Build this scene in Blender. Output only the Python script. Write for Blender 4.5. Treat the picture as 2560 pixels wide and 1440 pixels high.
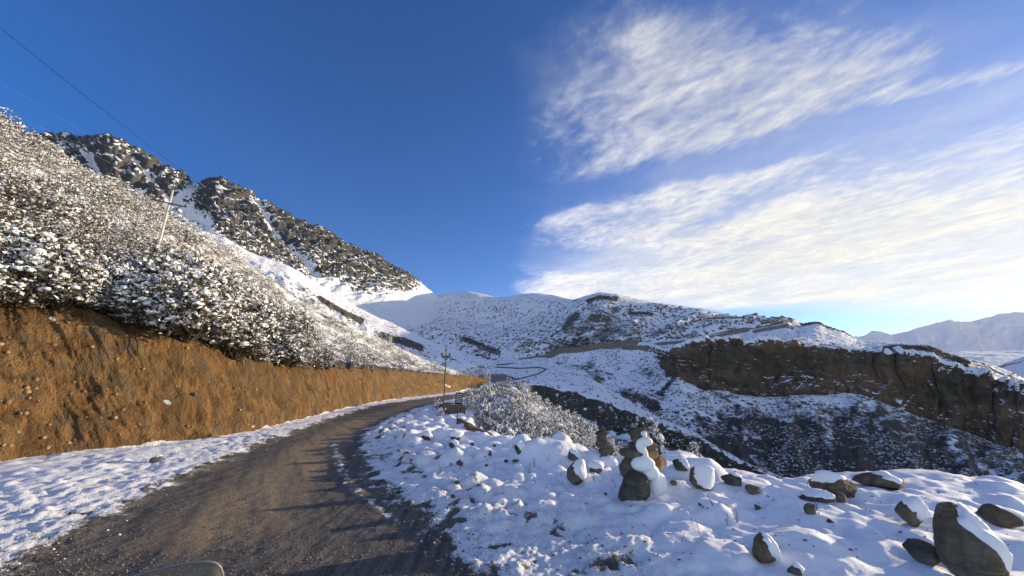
import bpy, bmesh, math, random
import numpy as np
from mathutils import Vector, Matrix

for o in list(bpy.data.objects): bpy.data.objects.remove(o)
scene = bpy.context.scene
COL = scene.collection
R = math.radians

# ------------------------------------------------------------------ camera
F = 930.0                       # focal length in photo pixels (2560 wide): an ultra-wide phone lens
PITCH = R(15.0)
CAM = np.array([0.0, 0.0, 1.9])
cam_d = bpy.data.cameras.new('camera'); cam = bpy.data.objects.new('camera', cam_d); COL.objects.link(cam)
cam_d.sensor_width = 36.0; cam_d.lens = 36.0 * F / 2560.0
cam_d.clip_start = 0.05; cam_d.clip_end = 60000
cam.location = CAM; cam.rotation_euler = (math.pi/2 + PITCH, 0, 0)
scene.camera = cam

# ------------------------------------------------------------------ light
SUN_AZ, SUN_EL = R(66), R(8.5)         # azimuth measured from the view direction to the right
SUN_STRENGTH, SKY_STRENGTH = 3.5, 0.106
scene.view_settings.view_transform = 'Standard'
scene.view_settings.look = 'None'
scene.view_settings.exposure = 1.28
scene.view_settings.gamma = 1.0
scene.view_settings.use_curve_mapping = False
sun_dir = Vector((math.sin(SUN_AZ)*math.cos(SUN_EL), math.cos(SUN_AZ)*math.cos(SUN_EL), math.sin(SUN_EL)))
sd = bpy.data.lights.new('sun', 'SUN'); sd.energy = SUN_STRENGTH; sd.angle = R(0.53); sd.color = (1.0, 0.81, 0.54)
so = bpy.data.objects.new('sun', sd); COL.objects.link(so)
so.rotation_euler = sun_dir.to_track_quat('Z', 'Y').to_euler()

world = bpy.data.worlds.new('World'); scene.world = world; world.use_nodes = True

class NT:
    """small helper to write node trees tersely"""
    def __init__(self, tree): self.t = tree; self.n = tree.nodes; self.l = tree.links
    def new(self, typ, **kw):
        nd = self.n.new(typ)
        for k, v in kw.items(): setattr(nd, k, v)
        return nd
    def link(self, a, b): self.l.new(a, b)
    def put(self, sock, v):
        if hasattr(v, 'links') or isinstance(v, bpy.types.NodeSocket): self.link(v, sock)
        elif isinstance(v, (tuple, list)) and len(v) == 3 and sock.type == 'RGBA': sock.default_value = (*v, 1)
        else: sock.default_value = v
    def math(self, op, a, b=0.0, c=0.0, clamp=False):
        nd = self.new('ShaderNodeMath', operation=op, use_clamp=clamp)
        self.put(nd.inputs[0], a); self.put(nd.inputs[1], b)
        if op in ('MULTIPLY_ADD', 'SMOOTH_MIN', 'SMOOTH_MAX'): self.put(nd.inputs[2], c)
        return nd.outputs[0]
    def vmath(self, op, a, b=(0, 0, 0), scale=None):
        nd = self.new('ShaderNodeVectorMath', operation=op)
        self.put(nd.inputs[0], a); self.put(nd.inputs[1], b)
        if scale is not None: self.put(nd.inputs['Scale'], scale)
        return nd.outputs['Value'] if op in ('DOT_PRODUCT', 'LENGTH', 'DISTANCE') else nd.outputs[0]
    def sstep(self, v, lo, hi, a=0.0, b=1.0):
        nd = self.new('ShaderNodeMapRange', interpolation_type='SMOOTHSTEP')
        self.put(nd.inputs[0], v); self.put(nd.inputs[1], lo); self.put(nd.inputs[2], hi)
        self.put(nd.inputs[3], a); self.put(nd.inputs[4], b)
        return nd.outputs[0]
    def noise(self, vec, scale, detail=4.0, rough=0.55, dist=0.0):
        nd = self.new('ShaderNodeTexNoise')
        self.put(nd.inputs['Vector'], vec); nd.inputs['Scale'].default_value = scale
        nd.inputs['Detail'].default_value = detail; nd.inputs['Roughness'].default_value = rough
        nd.inputs['Distortion'].default_value = dist
        return nd
    def mix(self, f, a, b):
        nd = self.new('ShaderNodeMix', data_type='RGBA')
        self.put(nd.inputs[0], f); self.put(nd.inputs[6], a); self.put(nd.inputs[7], b)
        return nd.outputs[2]
    def comb(self, x, y, z=0.0):
        nd = self.new('ShaderNodeCombineXYZ')
        self.put(nd.inputs[0], x); self.put(nd.inputs[1], y); self.put(nd.inputs[2], z)
        return nd.outputs[0]
    def sep(self, v):
        nd = self.new('ShaderNodeSeparateXYZ'); self.put(nd.inputs[0], v); return nd.outputs

def build_world():
    w = NT(world.node_tree); w.n.clear()
    out = w.new('ShaderNodeOutputWorld')
    sky = w.new('ShaderNodeTexSky', sky_type='NISHITA')
    sky.sun_disc = False; sky.sun_elevation = SUN_EL
    sky.sun_rotation = SUN_AZ
    sky.altitude = 3800; sky.air_density = 1.0; sky.dust_density = 1.5; sky.ozone_density = 2.0
    hs = w.new('ShaderNodeHueSaturation'); hs.inputs['Saturation'].default_value = 1.30; hs.inputs['Hue'].default_value = 0.514; w.link(sky.outputs[0], hs.inputs['Color'])
    bg = w.new('ShaderNodeBackground'); w.link(hs.outputs[0], bg.inputs[0]); bg.inputs[1].default_value = SKY_STRENGTH
    tc = w.new('ShaderNodeTexCoord'); d = tc.outputs['Generated']
    s = w.sep(d)
    z = w.math('MAXIMUM', s[2], 0.02)
    X = w.math('DIVIDE', s[0], z); Y = w.math('DIVIDE', s[1], z)
    P = w.comb(X, Y, 0.0)
    # streak coordinates: the cirrus is drawn out along the wind
    a = R(-58); ca, sa = math.cos(a), math.sin(a)
    U = w.math('ADD', w.math('MULTIPLY', X, ca), w.math('MULTIPLY', Y, sa))
    V = w.math('ADD', w.math('MULTIPLY', X, -sa), w.math('MULTIPLY', Y, ca))
    warp = w.noise(P, 1.3, 3.0)
    wv = w.vmath('SCALE', w.vmath('SUBTRACT', warp.outputs['Color'], (0.5, 0.5, 0.5)), scale=0.32)
    Pw = w.vmath('ADD', w.comb(w.math('MULTIPLY', U, 0.52), V, 0.3), wv)
    n1 = w.noise(Pw, 3.4, 9.0, 0.60, 0.1).outputs[0]
    n2 = w.noise(w.vmath('ADD', Pw, (7.1, 3.3, 0)), 1.15, 4.0, 0.5, 0.2).outputs[0]
    n3 = w.noise(w.vmath('ADD', w.comb(w.math('MULTIPLY', U, 0.72), V, 0.0), wv), 17.0, 6.0, 0.62, 0.1).outputs[0]
    wob = w.math('MULTIPLY_ADD', w.noise(P, 2.6, 5.0, 0.6).outputs[0], 0.55, -0.275)
    wob2 = w.math('MULTIPLY_ADD', w.noise(P, 0.9, 3.0, 0.5).outputs[0], 0.9, -0.45)
    Xw = w.math('ADD', X, wob); Yw = w.math('ADD', Y, wob)
    left = w.math('MAXIMUM', w.sstep(Xw, -0.22, 0.52), w.sstep(Y, -0.3, -1.2, 0.0, 0.8))
    top = w.math('MAXIMUM', w.sstep(w.math('ADD', Yw, w.math('MULTIPLY', X, -0.08)), 0.48, 0.98), w.math('MAXIMUM', w.sstep(X, 1.45, 2.2), w.sstep(Y, -0.2, -1.0)))
    low = w.sstep(w.math('ADD', Y, w.math('MULTIPLY', wob2, 1.4)), 3.9, 5.6, 1.0, 0.0)
    # clear lane between the upper and the lower bank
    g = w.math('ADD', w.math('MULTIPLY', w.math('SUBTRACT', Xw, 0.10), 0.45), w.math('MULTIPLY', w.math('SUBTRACT', Y, 1.93), 0.89))
    lane = w.math('SUBTRACT', 1.0, w.math('MULTIPLY', w.sstep(w.math('ABSOLUTE', g), 0.02, 0.22, 1.0, 0.0), 0.62))
    lane2 = w.math('SUBTRACT', 1.0, w.math('MULTIPLY', w.math('MULTIPLY', w.sstep(w.math('ABSOLUTE', w.math('SUBTRACT', w.math('ADD', Y, wob), 2.9)), 0.1, 0.55, 1.0, 0.0), w.sstep(X, 0.5, 1.7, 1.0, 0.0)), 0.85))
    lowbank = w.sstep(g, 0.0, 1.2)          # 0 above the lane, 1 well below it
    m = w.math('MULTIPLY', w.math('MULTIPLY', left, top), w.math('MULTIPLY', w.math('MULTIPLY', lane, lane2), low))
    body = w.math('ADD', w.math('MULTIPLY', n1, 0.55), w.math('MULTIPLY', n2, 0.20))
    body = w.math('ADD', body, w.math('MULTIPLY', n3, 0.36))
    body = w.math('ADD', body, w.math('MULTIPLY', lowbank, 0.09))
    thr = w.math('MULTIPLY_ADD', m, -0.44, 0.725)
    alpha = w.sstep(body, thr, w.math('ADD', thr, 0.56))
    alpha = w.math('MULTIPLY', alpha, w.sstep(m, 0.0, 0.22))
    # thin milky veil in the right of the sky, towards the sun
    sunv = tuple(sun_dir)
    cs = w.vmath('DOT_PRODUCT', w.vmath('NORMALIZE', d), sunv)
    near = w.sstep(cs, 0.25, 0.98)
    veil = w.math('MULTIPLY', w.math('MULTIPLY', w.sstep(X, 0.3, 2.2), low), w.sstep(Y, 0.5, 2.2, 0.10, 0.55))
    soft = w.math('MULTIPLY', w.sstep(w.math('MULTIPLY', w.math('MULTIPLY', left, top), low), 0.15, 1.0), w.sstep(w.math('ADD', n2, w.math('MULTIPLY', lowbank, 0.25)), 0.34, 0.80, 0.05, 0.46))
    alpha = w.math('MAXIMUM', w.math('MULTIPLY', alpha, 0.86), veil)
    alpha = w.math('SUBTRACT', 1.0, w.math('MULTIPLY', w.math('SUBTRACT', 1.0, alpha), w.math('SUBTRACT', 1.0, soft)))
    up = w.sstep(s[2], 0.0, 0.03); alpha = w.math('MULTIPLY', alpha, up)
    ccol = w.mix(near, (0.84, 0.83, 0.85), (1.0, 0.95, 0.77))
    shade = w.math('ADD', w.math('MULTIPLY_ADD', n1, 0.55, 0.35), w.math('MULTIPLY', n3, 0.50))
    bc = w.new('ShaderNodeBackground'); w.link(ccol, bc.inputs[0])
    w.put(bc.inputs[1], w.math('MULTIPLY', shade, w.math('MULTIPLY_ADD', near, -0.20, 0.66)))
    ms = w.new('ShaderNodeMixShader'); w.link(alpha, ms.inputs[0]); w.link(bg.outputs[0], ms.inputs[1]); w.link(bc.outputs[0], ms.inputs[2])
    w.link(ms.outputs[0], out.inputs[0])
build_world()

# ------------------------------------------------------------------ pixels to places
CP, SP = math.cos(PITCH), math.sin(PITCH)
def ray(px, py):
    cx = (np.asarray(px, float)-1280)/F; cy = (720-np.asarray(py, float))/F
    return np.stack([cx, CP-SP*cy, SP+CP*cy], -1)
def at(px, py, Y):
    """point seen at photo pixel (px,py), Y metres ahead of the camera"""
    d = ray(px, py); return CAM + d*(np.asarray(Y, float)/d[..., 1])[..., None]
GK = 0.0145                     # the road climbs gently
def on_plane(px, py, dz=0.0, cap=160):
    d = ray(px, py); t = (CAM[2]-dz)/np.maximum(GK*d[..., 1]-d[..., 2], 1e-4)
    t = np.minimum(t, cap/d[..., 1])
    return CAM + d*t[..., None]

# ------------------------------------------------------------------ noise
_rng = np.random.RandomState(7)
_perm = _rng.permutation(256); _perm = np.concatenate([_perm, _perm, _perm])
_grad = _rng.normal(size=(256, 3)); _grad /= np.linalg.norm(_grad, axis=1)[:, None]
def perlin(p):
    p = np.asarray(p, float); sh = p.shape[:-1]; p = p.reshape(-1, 3)
    i = np.floor(p).astype(int); f = p-i; i &= 255
    u = f*f*f*(f*(f*6-15)+10); out = 0.0
    for dx in (0, 1):
        for dy in (0, 1):
            for dz in (0, 1):
                h = _perm[_perm[_perm[i[:, 0]+dx]+i[:, 1]+dy]+i[:, 2]+dz] & 255
                g = _grad[h]
                dot = g[:, 0]*(f[:, 0]-dx)+g[:, 1]*(f[:, 1]-dy)+g[:, 2]*(f[:, 2]-dz)
                wt = (u[:, 0] if dx else 1-u[:, 0])*(u[:, 1] if dy else 1-u[:, 1])*(u[:, 2] if dz else 1-u[:, 2])
                out = out+dot*wt
    return (out*1.5).reshape(sh)
def fbm(p, octv=4, lac=2.03, gain=0.5, ridged=False):
    p = np.asarray(p, float); a, s, n = 1.0, 0.0, 0.0
    for k in range(octv):
        v = perlin(p+k*13.7)
        if ridged: v = 1-2*np.abs(v)
        s = s+a*v; n += a; a *= gain; p = p*lac
    return s/n
def sst(x, lo, hi):
    t = np.clip((x-lo)/(hi-lo), 0, 1); return t*t*(3-2*t)
def pl3(x, y, z=0.0):
    x, y = np.broadcast_arrays(np.asarray(x, float), np.asarray(y, float))
    return np.stack([x, y, np.zeros_like(x)+z], -1)

# ------------------------------------------------------------------ mesh helpers
def mesh_np(name, verts, faces, mats=(), smooth=True, attrs=None, mat_idx=None):
    """faces: (n,3) or (n,4) int array"""
    verts = np.asarray(verts, np.float32).reshape(-1, 3); faces = np.asarray(faces, np.int32)
    me = bpy.data.meshes.new(name); n, k = faces.shape
    me.vertices.add(len(verts)); me.vertices.foreach_set('co', verts.ravel())
    me.loops.add(n*k); me.loops.foreach_set('vertex_index', faces.ravel())
    me.polygons.add(n); me.polygons.foreach_set('loop_start', np.arange(0, n*k, k, dtype=np.int32))
    if mat_idx is not None: me.polygons.foreach_set('material_index', np.asarray(mat_idx, np.int32))
    me.update(calc_edges=True)
    me.polygons.foreach_set('use_smooth', np.full(n, smooth))
    for m in mats: me.materials.append(m)
    for an, av in (attrs or {}).items():
        at_ = me.attributes.new(an, 'FLOAT', 'POINT'); at_.data.foreach_set('value', np.asarray(av, np.float32).ravel())
    return me
def link(name, me, parent=None, loc=None, rot=None, scale=None):
    o = bpy.data.objects.new(name, me); COL.objects.link(o)
    if parent is not None: o.parent = parent
    if loc is not None: o.location = Vector([float(c) for c in loc])
    if rot is not None: o.rotation_euler = rot
    if scale is not None: o.scale = scale
    return o
def tag(o, label, cat, group=None):
    o['label'] = label; o['category'] = cat
    if group: o['group'] = group
    return o
def kind(o, k, label=None):
    o['kind'] = k
    if label: o['label'] = label
    return o
def grid_faces(nr, nc, keep=None):
    i = np.arange(nr*nc).reshape(nr, nc)
    f = np.stack([i[:-1, :-1], i[:-1, 1:], i[1:, 1:], i[1:, :-1]], -1).reshape(-1, 4)
    return f if keep is None else f[keep.reshape(-1)]
def compact(V, faces, attrs):
    used = np.unique(faces); mp = np.full(len(V), -1); mp[used] = np.arange(len(used))
    return V[used], mp[faces], {k: v.reshape(-1)[used] for k, v in attrs.items()}
def grid_normals(P):
    du = np.gradient(P, axis=1); dv = np.gradient(P, axis=0)
    n = np.cross(du, dv); n /= np.linalg.norm(n, axis=-1)[..., None]+1e-9
    return n
def catmull(K, n, knots=None):
    """K: (k, ..., 3) key rows -> n rows, monotone-ish cubic through the keys"""
    k = len(K); t = np.linspace(0, 1, k) if knots is None else np.asarray(knots, float)
    x = np.linspace(0, 1, n); j = np.clip(np.searchsorted(t, x, 'right')-1, 0, k-2)
    m = np.zeros_like(K)
    for q in range(k):
        if q == 0: m[q] = (K[1]-K[0])/(t[1]-t[0])
        elif q == k-1: m[q] = (K[q]-K[q-1])/(t[q]-t[q-1])
        else:
            a = (K[q]-K[q-1])/(t[q]-t[q-1]); b = (K[q+1]-K[q])/(t[q+1]-t[q])
            m[q] = np.where(a*b > 0, 2*a*b/(a+b+1e-12), 0.0)
    h = (t[j+1]-t[j]); s = ((x-t[j])/h)
    sh = (n,)+(1,)*(K.ndim-1); s = s.reshape(sh); h = h.reshape(sh)
    return ((1+2*s)*(1-s)**2*K[j]+s*(1-s)**2*h*m[j]+s*s*(3-2*s)*K[j+1]+s*s*(s-1)*h*m[j+1])
def row(pts, px):
    """pts (px,py,Y) -> interpolated at px: array (n,3) of (px,py,Y)"""
    p = np.array(pts, float)
    return np.stack([px, np.interp(px, p[:, 0], p[:, 1]), np.exp(np.interp(px, p[:, 0], np.log(p[:, 2])))], -1)
def loft(rows, px0, px1, nc, nr, knots=None):
    px = np.linspace(px0, px1, nc)
    K = np.stack([row(r, px) for r in rows], 0)
    W = at(K[..., 0], K[..., 1], K[..., 2])
    G = catmull(W, nr, knots)
    v = np.linspace(0, 1, nr)[:, None]+np.zeros((1, nc))
    PX = px[None, :]+np.zeros((nr, 1))
    return G, PX, v
def project(P):
    q = P-CAM; zc = q[..., 1]*CP+q[..., 2]*SP; yc = -q[..., 1]*SP+q[..., 2]*CP
    return 1280+F*q[..., 0]/zc, 720-F*yc/zc
def facing(N, P):
    s = np.sign(np.sum(N*(CAM-P), -1))[..., None]; s[s == 0] = 1
    return N*s
def pdist(px, py, poly):
    """distance from points to an open polyline"""
    best = np.full(np.shape(px), 1e9)
    for (a, b) in zip(poly[:-1], poly[1:]):
        ax, ay, bx, by = a[0], a[1], b[0], b[1]; l2 = (bx-ax)**2+(by-ay)**2+1e-12
        t = np.clip(((px-ax)*(bx-ax)+(py-ay)*(by-ay))/l2, 0, 1)
        best = np.minimum(best, np.hypot(px-ax-t*(bx-ax), py-ay-t*(by-ay)))
    return best
def sdist(px, py, poly):
    """signed distance to a closed polygon, positive inside"""
    poly = [tuple(p) for p in poly]; d = pdist(px, py, poly+[poly[0]]); ins = np.zeros(np.shape(px), bool)
    for (a, b) in zip(poly, poly[1:]+[poly[0]]):
        if a[1] == b[1]: continue
        c = ((a[1] > py) != (b[1] > py)) & (px < (b[0]-a[0])*(py-a[1])/(b[1]-a[1])+a[0])
        ins ^= c
    return np.where(ins, d, -d)

# ------------------------------------------------------------------ materials
SNOW = (0.86, 0.875, 0.90)
def base_mat(name):
    m = bpy.data.materials.new(name); m.use_nodes = True
    t = NT(m.node_tree); t.n.clear()
    out = t.new('ShaderNodeOutputMaterial'); b = t.new('ShaderNodeBsdfPrincipled')
    t.link(b.outputs[0], out.inputs[0]); b.inputs['Specular IOR Level'].default_value = 0.25
    return m, t, b
def attr(t, name): return t.new('ShaderNodeAttribute', attribute_name=name).outputs['Fac']
def geo_pos(t): return t.new('ShaderNodeNewGeometry').outputs['Position']
def obj_pos(t): return t.new('ShaderNodeTexCoord').outputs['Object']
def bump(t, b, h, strength, dist):
    n = t.new('ShaderNodeBump'); n.inputs['Strength'].default_value = strength; n.inputs['Distance'].default_value = dist
    t.put(n.inputs['Height'], h); t.link(n.outputs[0], b.inputs['Normal'])

def mat_terrain(name, rocks, sc, fine_amt=0.9, sharp=0.10, bump_d=1.0, dirt=(0.13, 0.10, 0.065), strata=0.0, speck=None, streak=None):
    """snow over ground: vertex value 'snow' says how much snow lies, 'dirt' bares earth; noise frays the edge"""
    m, t, b = base_mat(name); p = geo_pos(t)
    s = attr(t, 'snow'); dv = attr(t, 'dirt')
    pn = p
    n1 = t.noise(pn, sc, 6.0, 0.62).outputs[0]; n2 = t.noise(p, sc*0.16, 4.0).outputs[0]; n3 = t.noise(p, sc*4.2, 3.0, 0.6).outputs[0]
    if strata:
        st = t.noise(t.vmath('MULTIPLY', p, (0.55, 0.55, 1.35)), sc*strata, 4.0, 0.6, 0.4).outputs[0]
    else: st = n2
    rc = t.mix(t.sstep(n1, 0.3, 0.72), rocks[0], rocks[1])
    rc = t.mix(t.sstep(st, 0.42, 0.66), rc, rocks[2])
    f = t.math('ADD', s, t.math('MULTIPLY', t.math('SUBTRACT', n1, 0.5), fine_amt))
    f = t.math('ADD', f, t.math('MULTIPLY', t.math('SUBTRACT', n3, 0.5), fine_amt*0.5))
    if speck is not None:     # scattered low scrub poking through
        vo = t.new('ShaderNodeTexVoronoi', feature='F1'); t.put(vo.inputs['Vector'], p); vo.inputs['Scale'].default_value = speck[0]
        sp = t.sstep(vo.outputs['Distance'], 0.12, 0.42, 1.0, 0.0)
        dens = t.sstep(t.noise(p, speck[0]*0.13, 4.0, 0.6).outputs[0], 0.38, 0.62)
        f = t.math('SUBTRACT', f, t.math('MULTIPLY', t.math('MULTIPLY', sp, dens), speck[1]))
    f = t.sstep(f, 0.5-sharp, 0.5+sharp)
    col = t.mix(f, rc, SNOW)
    dc = t.mix(n1, tuple(c*0.7 for c in dirt), tuple(c*1.35 for c in dirt))
    df = t.sstep(t.math('ADD', dv, t.math('MULTIPLY', t.math('SUBTRACT', n1, 0.5), 0.5)), 0.42, 0.58)
    col = t.mix(df, col, dc)
    t.put(b.inputs['Base Color'], col); b.inputs['Roughness'].default_value = 0.75
    h = t.math('ADD', n1, t.math('MULTIPLY', n3, 0.4))
    bump(t, b, h, 0.55, bump_d)
    return m

def mat_ground():
    """near ground: gravel road, bare soil and snow; 'snow' cover and 'dirt' are vertex values"""
    m, t, b = base_mat('near_ground'); p = geo_pos(t)
    s = attr(t, 'snow'); dv = attr(t, 'dirt'); sunny = attr(t, 'sunlit_track')
    n0 = t.noise(p, 0.7, 5.0, 0.6).outputs[0]; n1 = t.noise(p, 7.0, 6.0, 0.65).outputs[0]; n2 = t.noise(p, 38.0, 5.0, 0.7).outputs[0]
    stretched = t.vmath('MULTIPLY', t.vmath('ADD', p, (0, 0, 0)), (1.0, 1.0, 1.0))
    vr = t.new('ShaderNodeMapping'); vr.inputs['Rotation'].default_value = (0, 0, R(-32)); vr.inputs['Scale'].default_value = (6.0, 0.6, 1.0)
    t.put(vr.inputs['Vector'], p); n4 = t.noise(vr.outputs[0], 1.6, 5.0, 0.6, 0.3).outputs[0]
    gr = t.mix(t.sstep(n2, 0.32, 0.70), (0.095, 0.085, 0.072), (0.230, 0.207, 0.172))
    gr = t.mix(t.sstep(n1, 0.42, 0.66, 0.0, 0.75), gr, (0.125, 0.112, 0.094))
    gr = t.mix(t.sstep(n4, 0.44, 0.62, 0.0, 0.75), gr, (0.062, 0.056, 0.048))
    gr = t.mix(t.math('MULTIPLY', sunny, t.sstep(n0, 0.25, 0.6, 0.5, 1.0)), gr, (0.27, 0.205, 0.130))  # lighter ochre paints the patch of sunlight into the road colour
    vo = t.new('ShaderNodeTexVoronoi', feature='F1'); t.put(vo.inputs['Vector'], p); vo.inputs['Scale'].default_value = 22.0
    peb = t.sstep(vo.outputs['Distance'], 0.10, 0.26, 1.0, 0.0)
    pc = t.math('MULTIPLY', peb, t.sstep(t.sep(vo.outputs['Color'])[0], 0.70, 0.82))
    gr = t.mix(t.math('MULTIPLY', pc, 0.8), gr, (0.30, 0.28, 0.25))
    soil = t.mix(t.sstep(n1, 0.35, 0.7), (0.105, 0.068, 0.034), (0.20, 0.135, 0.072))
    grd = t.mix(dv, gr, soil)
    f = t.math('ADD', s, t.math('MULTIPLY', t.math('SUBTRACT', n1, 0.5), 0.55))
    f = t.math('ADD', f, t.math('MULTIPLY', t.math('SUBTRACT', n2, 0.5), 0.65))
    f = t.sstep(f, 0.40, 0.62)
    sn = t.mix(t.sstep(n1, 0.3, 0.75), SNOW, (0.80, 0.815, 0.845))
    t.put(b.inputs['Base Color'], t.mix(f, grd, sn))
    t.put(b.inputs['Roughness'], t.math('MULTIPLY_ADD', f, -0.22, 0.88))
    crumb = attr(t, 'crumb')
    h = t.math('ADD', t.math('MULTIPLY', n1, t.math('MULTIPLY_ADD', crumb, 0.95, 0.28)), t.math('MULTIPLY', n2, t.math('MULTIPLY_ADD', crumb, 0.6, 0.10)))
    h = t.math('ADD', h, t.math('MULTIPLY', peb, t.math('MULTIPLY', t.math('SUBTRACT', 1.0, f), 0.35)))
    bump(t, b, h, 0.8, 0.045)
    return m

def mat_bank():
    m, t, b = base_mat('earth_bank'); p = geo_pos(t)
    # streaks run down the cut face, drawn out along z and leaning with the bank
    st = t.noise(t.vmath('MULTIPLY', p, (1.0, 1.0, 0.22)), 2.6, 6.0, 0.65, 0.5).outputs[0]
    st2 = t.noise(t.vmath('MULTIPLY', p, (1.0, 1.0, 0.35)), 9.0, 5.0, 0.65, 0.4).outputs[0]
    n0 = t.noise(p, 0.22, 4.0, 0.55, 0.6).outputs[0]; n1 = t.noise(p, 1.4, 5.0, 0.6).outputs[0]; n2 = t.noise(p, 14.0, 5.0, 0.7).outputs[0]
    c = t.mix(t.sstep(st, 0.32, 0.68), (0.130, 0.070, 0.027), (0.375, 0.218, 0.090))
    c = t.mix(t.sstep(n0, 0.50, 0.62, 0.0, 0.6), c, (0.17, 0.115, 0.052))
    c = t.mix(t.sstep(n0, 0.46, 0.36, 0.0, 0.7), c, (0.245, 0.115, 0.042))
    c = t.mix(t.sstep(n1, 0.50, 0.64, 0.0, 0.7), c, (0.165, 0.132, 0.088))
    c = t.mix(t.sstep(n2, 0.60, 0.72, 0.0, 0.65), c, (0.34, 0.235, 0.125))
    c = t.mix(t.sstep(st2, 0.40, 0.27, 0.0, 0.7), c, (0.055, 0.034, 0.016))
    hum = attr(t, 'dirt')          # dark humus and roots under the turf
    c = t.mix(t.sstep(t.math('ADD', hum, t.math('MULTIPLY', t.math('SUBTRACT', n1, 0.5), 0.9)), 0.35, 0.7, 0.0, 0.85), c, (0.050, 0.030, 0.016))
    s = attr(t, 'snow'); f = t.sstep(t.math('ADD', s, t.math('MULTIPLY', t.math('SUBTRACT', n1, 0.5), 0.8)), 0.42, 0.58)
    c = t.mix(f, c, SNOW)
    t.put(b.inputs['Base Color'], c); b.inputs['Roughness'].default_value = 0.95
    h = t.math('ADD', t.math('MULTIPLY', st, 1.2), t.math('ADD', t.math('MULTIPLY', st2, 0.7), t.math('MULTIPLY', n2, 0.6)))
    bump(t, b, h, 1.0, 0.40)
    return m

def mat_stone(name, c1, c2, c3, sc=9.0, vein=0.0):
    m, t, b = base_mat(name); p = obj_pos(t)
    n1 = t.noise(p, sc*0.5, 6.0, 0.62, 0.3).outputs[0]; n2 = t.noise(p, sc*3, 5.0, 0.7).outputs[0]
    vv = t.new('ShaderNodeMapping'); vv.inputs['Rotation'].default_value = (0.5, 0.35, 0.3); vv.inputs['Scale'].default_value = (0.5, 0.5, 3.0)
    t.put(vv.inputs['Vector'], p); n3 = t.noise(vv.outputs[0], sc*0.7, 6.0, 0.6, 1.2).outputs[0]
    c = t.mix(t.sstep(n1, 0.38, 0.62), c1, c2); c = t.mix(t.sstep(n2, 0.46, 0.64, 0.0, 0.75), c, c3)
    c = t.mix(t.sstep(n3, 0.52, 0.66, 0.0, 0.35+vein), c, tuple(q*1.5 for q in c2))
    t.put(b.inputs['Base Color'], c); b.inputs['Roughness'].default_value = 0.88
    bump(t, b, t.math('ADD', n3, t.math('MULTIPLY', n2, 0.5)), 0.8, 0.05)
    return m

def mat_snow():
    m, t, b = base_mat('snow'); p = obj_pos(t)
    n = t.noise(p, 9.0, 4.0, 0.6).outputs[0]; n2 = t.noise(p, 60.0, 3.0, 0.6).outputs[0]
    t.put(b.inputs['Base Color'], t.mix(n, (0.83, 0.845, 0.875), (0.90, 0.91, 0.925))); b.inputs['Roughness'].default_value = 0.6
    b.inputs['Subsurface Weight'].default_value = 0.0
    bump(t, b, t.math('ADD', n, t.math('MULTIPLY', n2, 0.25)), 0.35, 0.03)
    return m
def mat_plain(name, c, rough=0.7, var=0.25, sc=6.0, metal=0.0):
    m, t, b = base_mat(name); n = t.noise(obj_pos(t), sc, 5.0, 0.65).outputs[0]
    t.put(b.inputs['Base Color'], t.mix(n, tuple(q*(1-var) for q in c), tuple(min(1, q*(1+var)) for q in c)))
    b.inputs['Roughness'].default_value = rough; b.inputs['Metallic'].default_value = metal
    return m
def mat_scrub(name, c1, c2, lo, hi):
    """far scrub clump: twigs below, snow where the surface faces up"""
    m, t, b = base_mat(name); g = t.new('ShaderNodeNewGeometry'); p = g.outputs['Position']
    n = t.noise(p, 1.1, 4.0, 0.7).outputs[0]
    nz = t.sep(g.outputs['Normal'])[2]
    f = t.sstep(t.math('ADD', nz, t.math('MULTIPLY', t.math('SUBTRACT', n, 0.5), 2.2)), lo, hi)
    t.put(b.inputs['Base Color'], t.mix(f, t.mix(n, c1, c2), SNOW)); b.inputs['Roughness'].default_value = 0.8
    return m

M_SNOW = mat_snow()
M_GROUND = mat_ground()
M_BANK = mat_bank()
M_PEAK = mat_terrain('peak_rock', ((0.032, 0.034, 0.038), (0.095, 0.097, 0.103), (0.055, 0.056, 0.059)), 0.09, 1.1, 0.10, 6.0)
M_SPUR = mat_terrain('spur_snow', ((0.06, 0.05, 0.042), (0.12, 0.10, 0.08), (0.08, 0.065, 0.05)), 0.12, 0.55, 0.12, 2.0, speck=(0.22, 0.9))
M_HILLS = mat_terrain('hill_snow', ((0.05, 0.045, 0.04), (0.085, 0.075, 0.06), (0.065, 0.058, 0.05)), 0.07, 0.75, 0.16, 3.0, speck=(0.13, 1.0), dirt=(0.20, 0.165, 0.12))
M_MID = mat_terrain('mid_slope', ((0.032, 0.031, 0.029), (0.070, 0.062, 0.052), (0.048, 0.043, 0.036)), 0.22, 1.0, 0.16, 1.4, speck=(0.28, 0.7), dirt=(0.20, 0.165, 0.12))
M_CLIFF = mat_terrain('cliff_rock', ((0.034, 0.029, 0.024), (0.098, 0.076, 0.053), (0.150, 0.095, 0.056)), 0.22, 0.7, 0.08, 2.0, strata=0.22)
M_HILL = mat_terrain('hillside_snow', ((0.07, 0.05, 0.03), (0.12, 0.085, 0.05), (0.09, 0.06, 0.035)), 1.3, 1.0, 0.15, 0.2)
M_FAR = mat_terrain('distant_range', ((0.05, 0.05, 0.05), (0.09, 0.085, 0.08), (0.07, 0.068, 0.065)), 0.005, 1.0, 0.12, 60.0)

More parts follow.
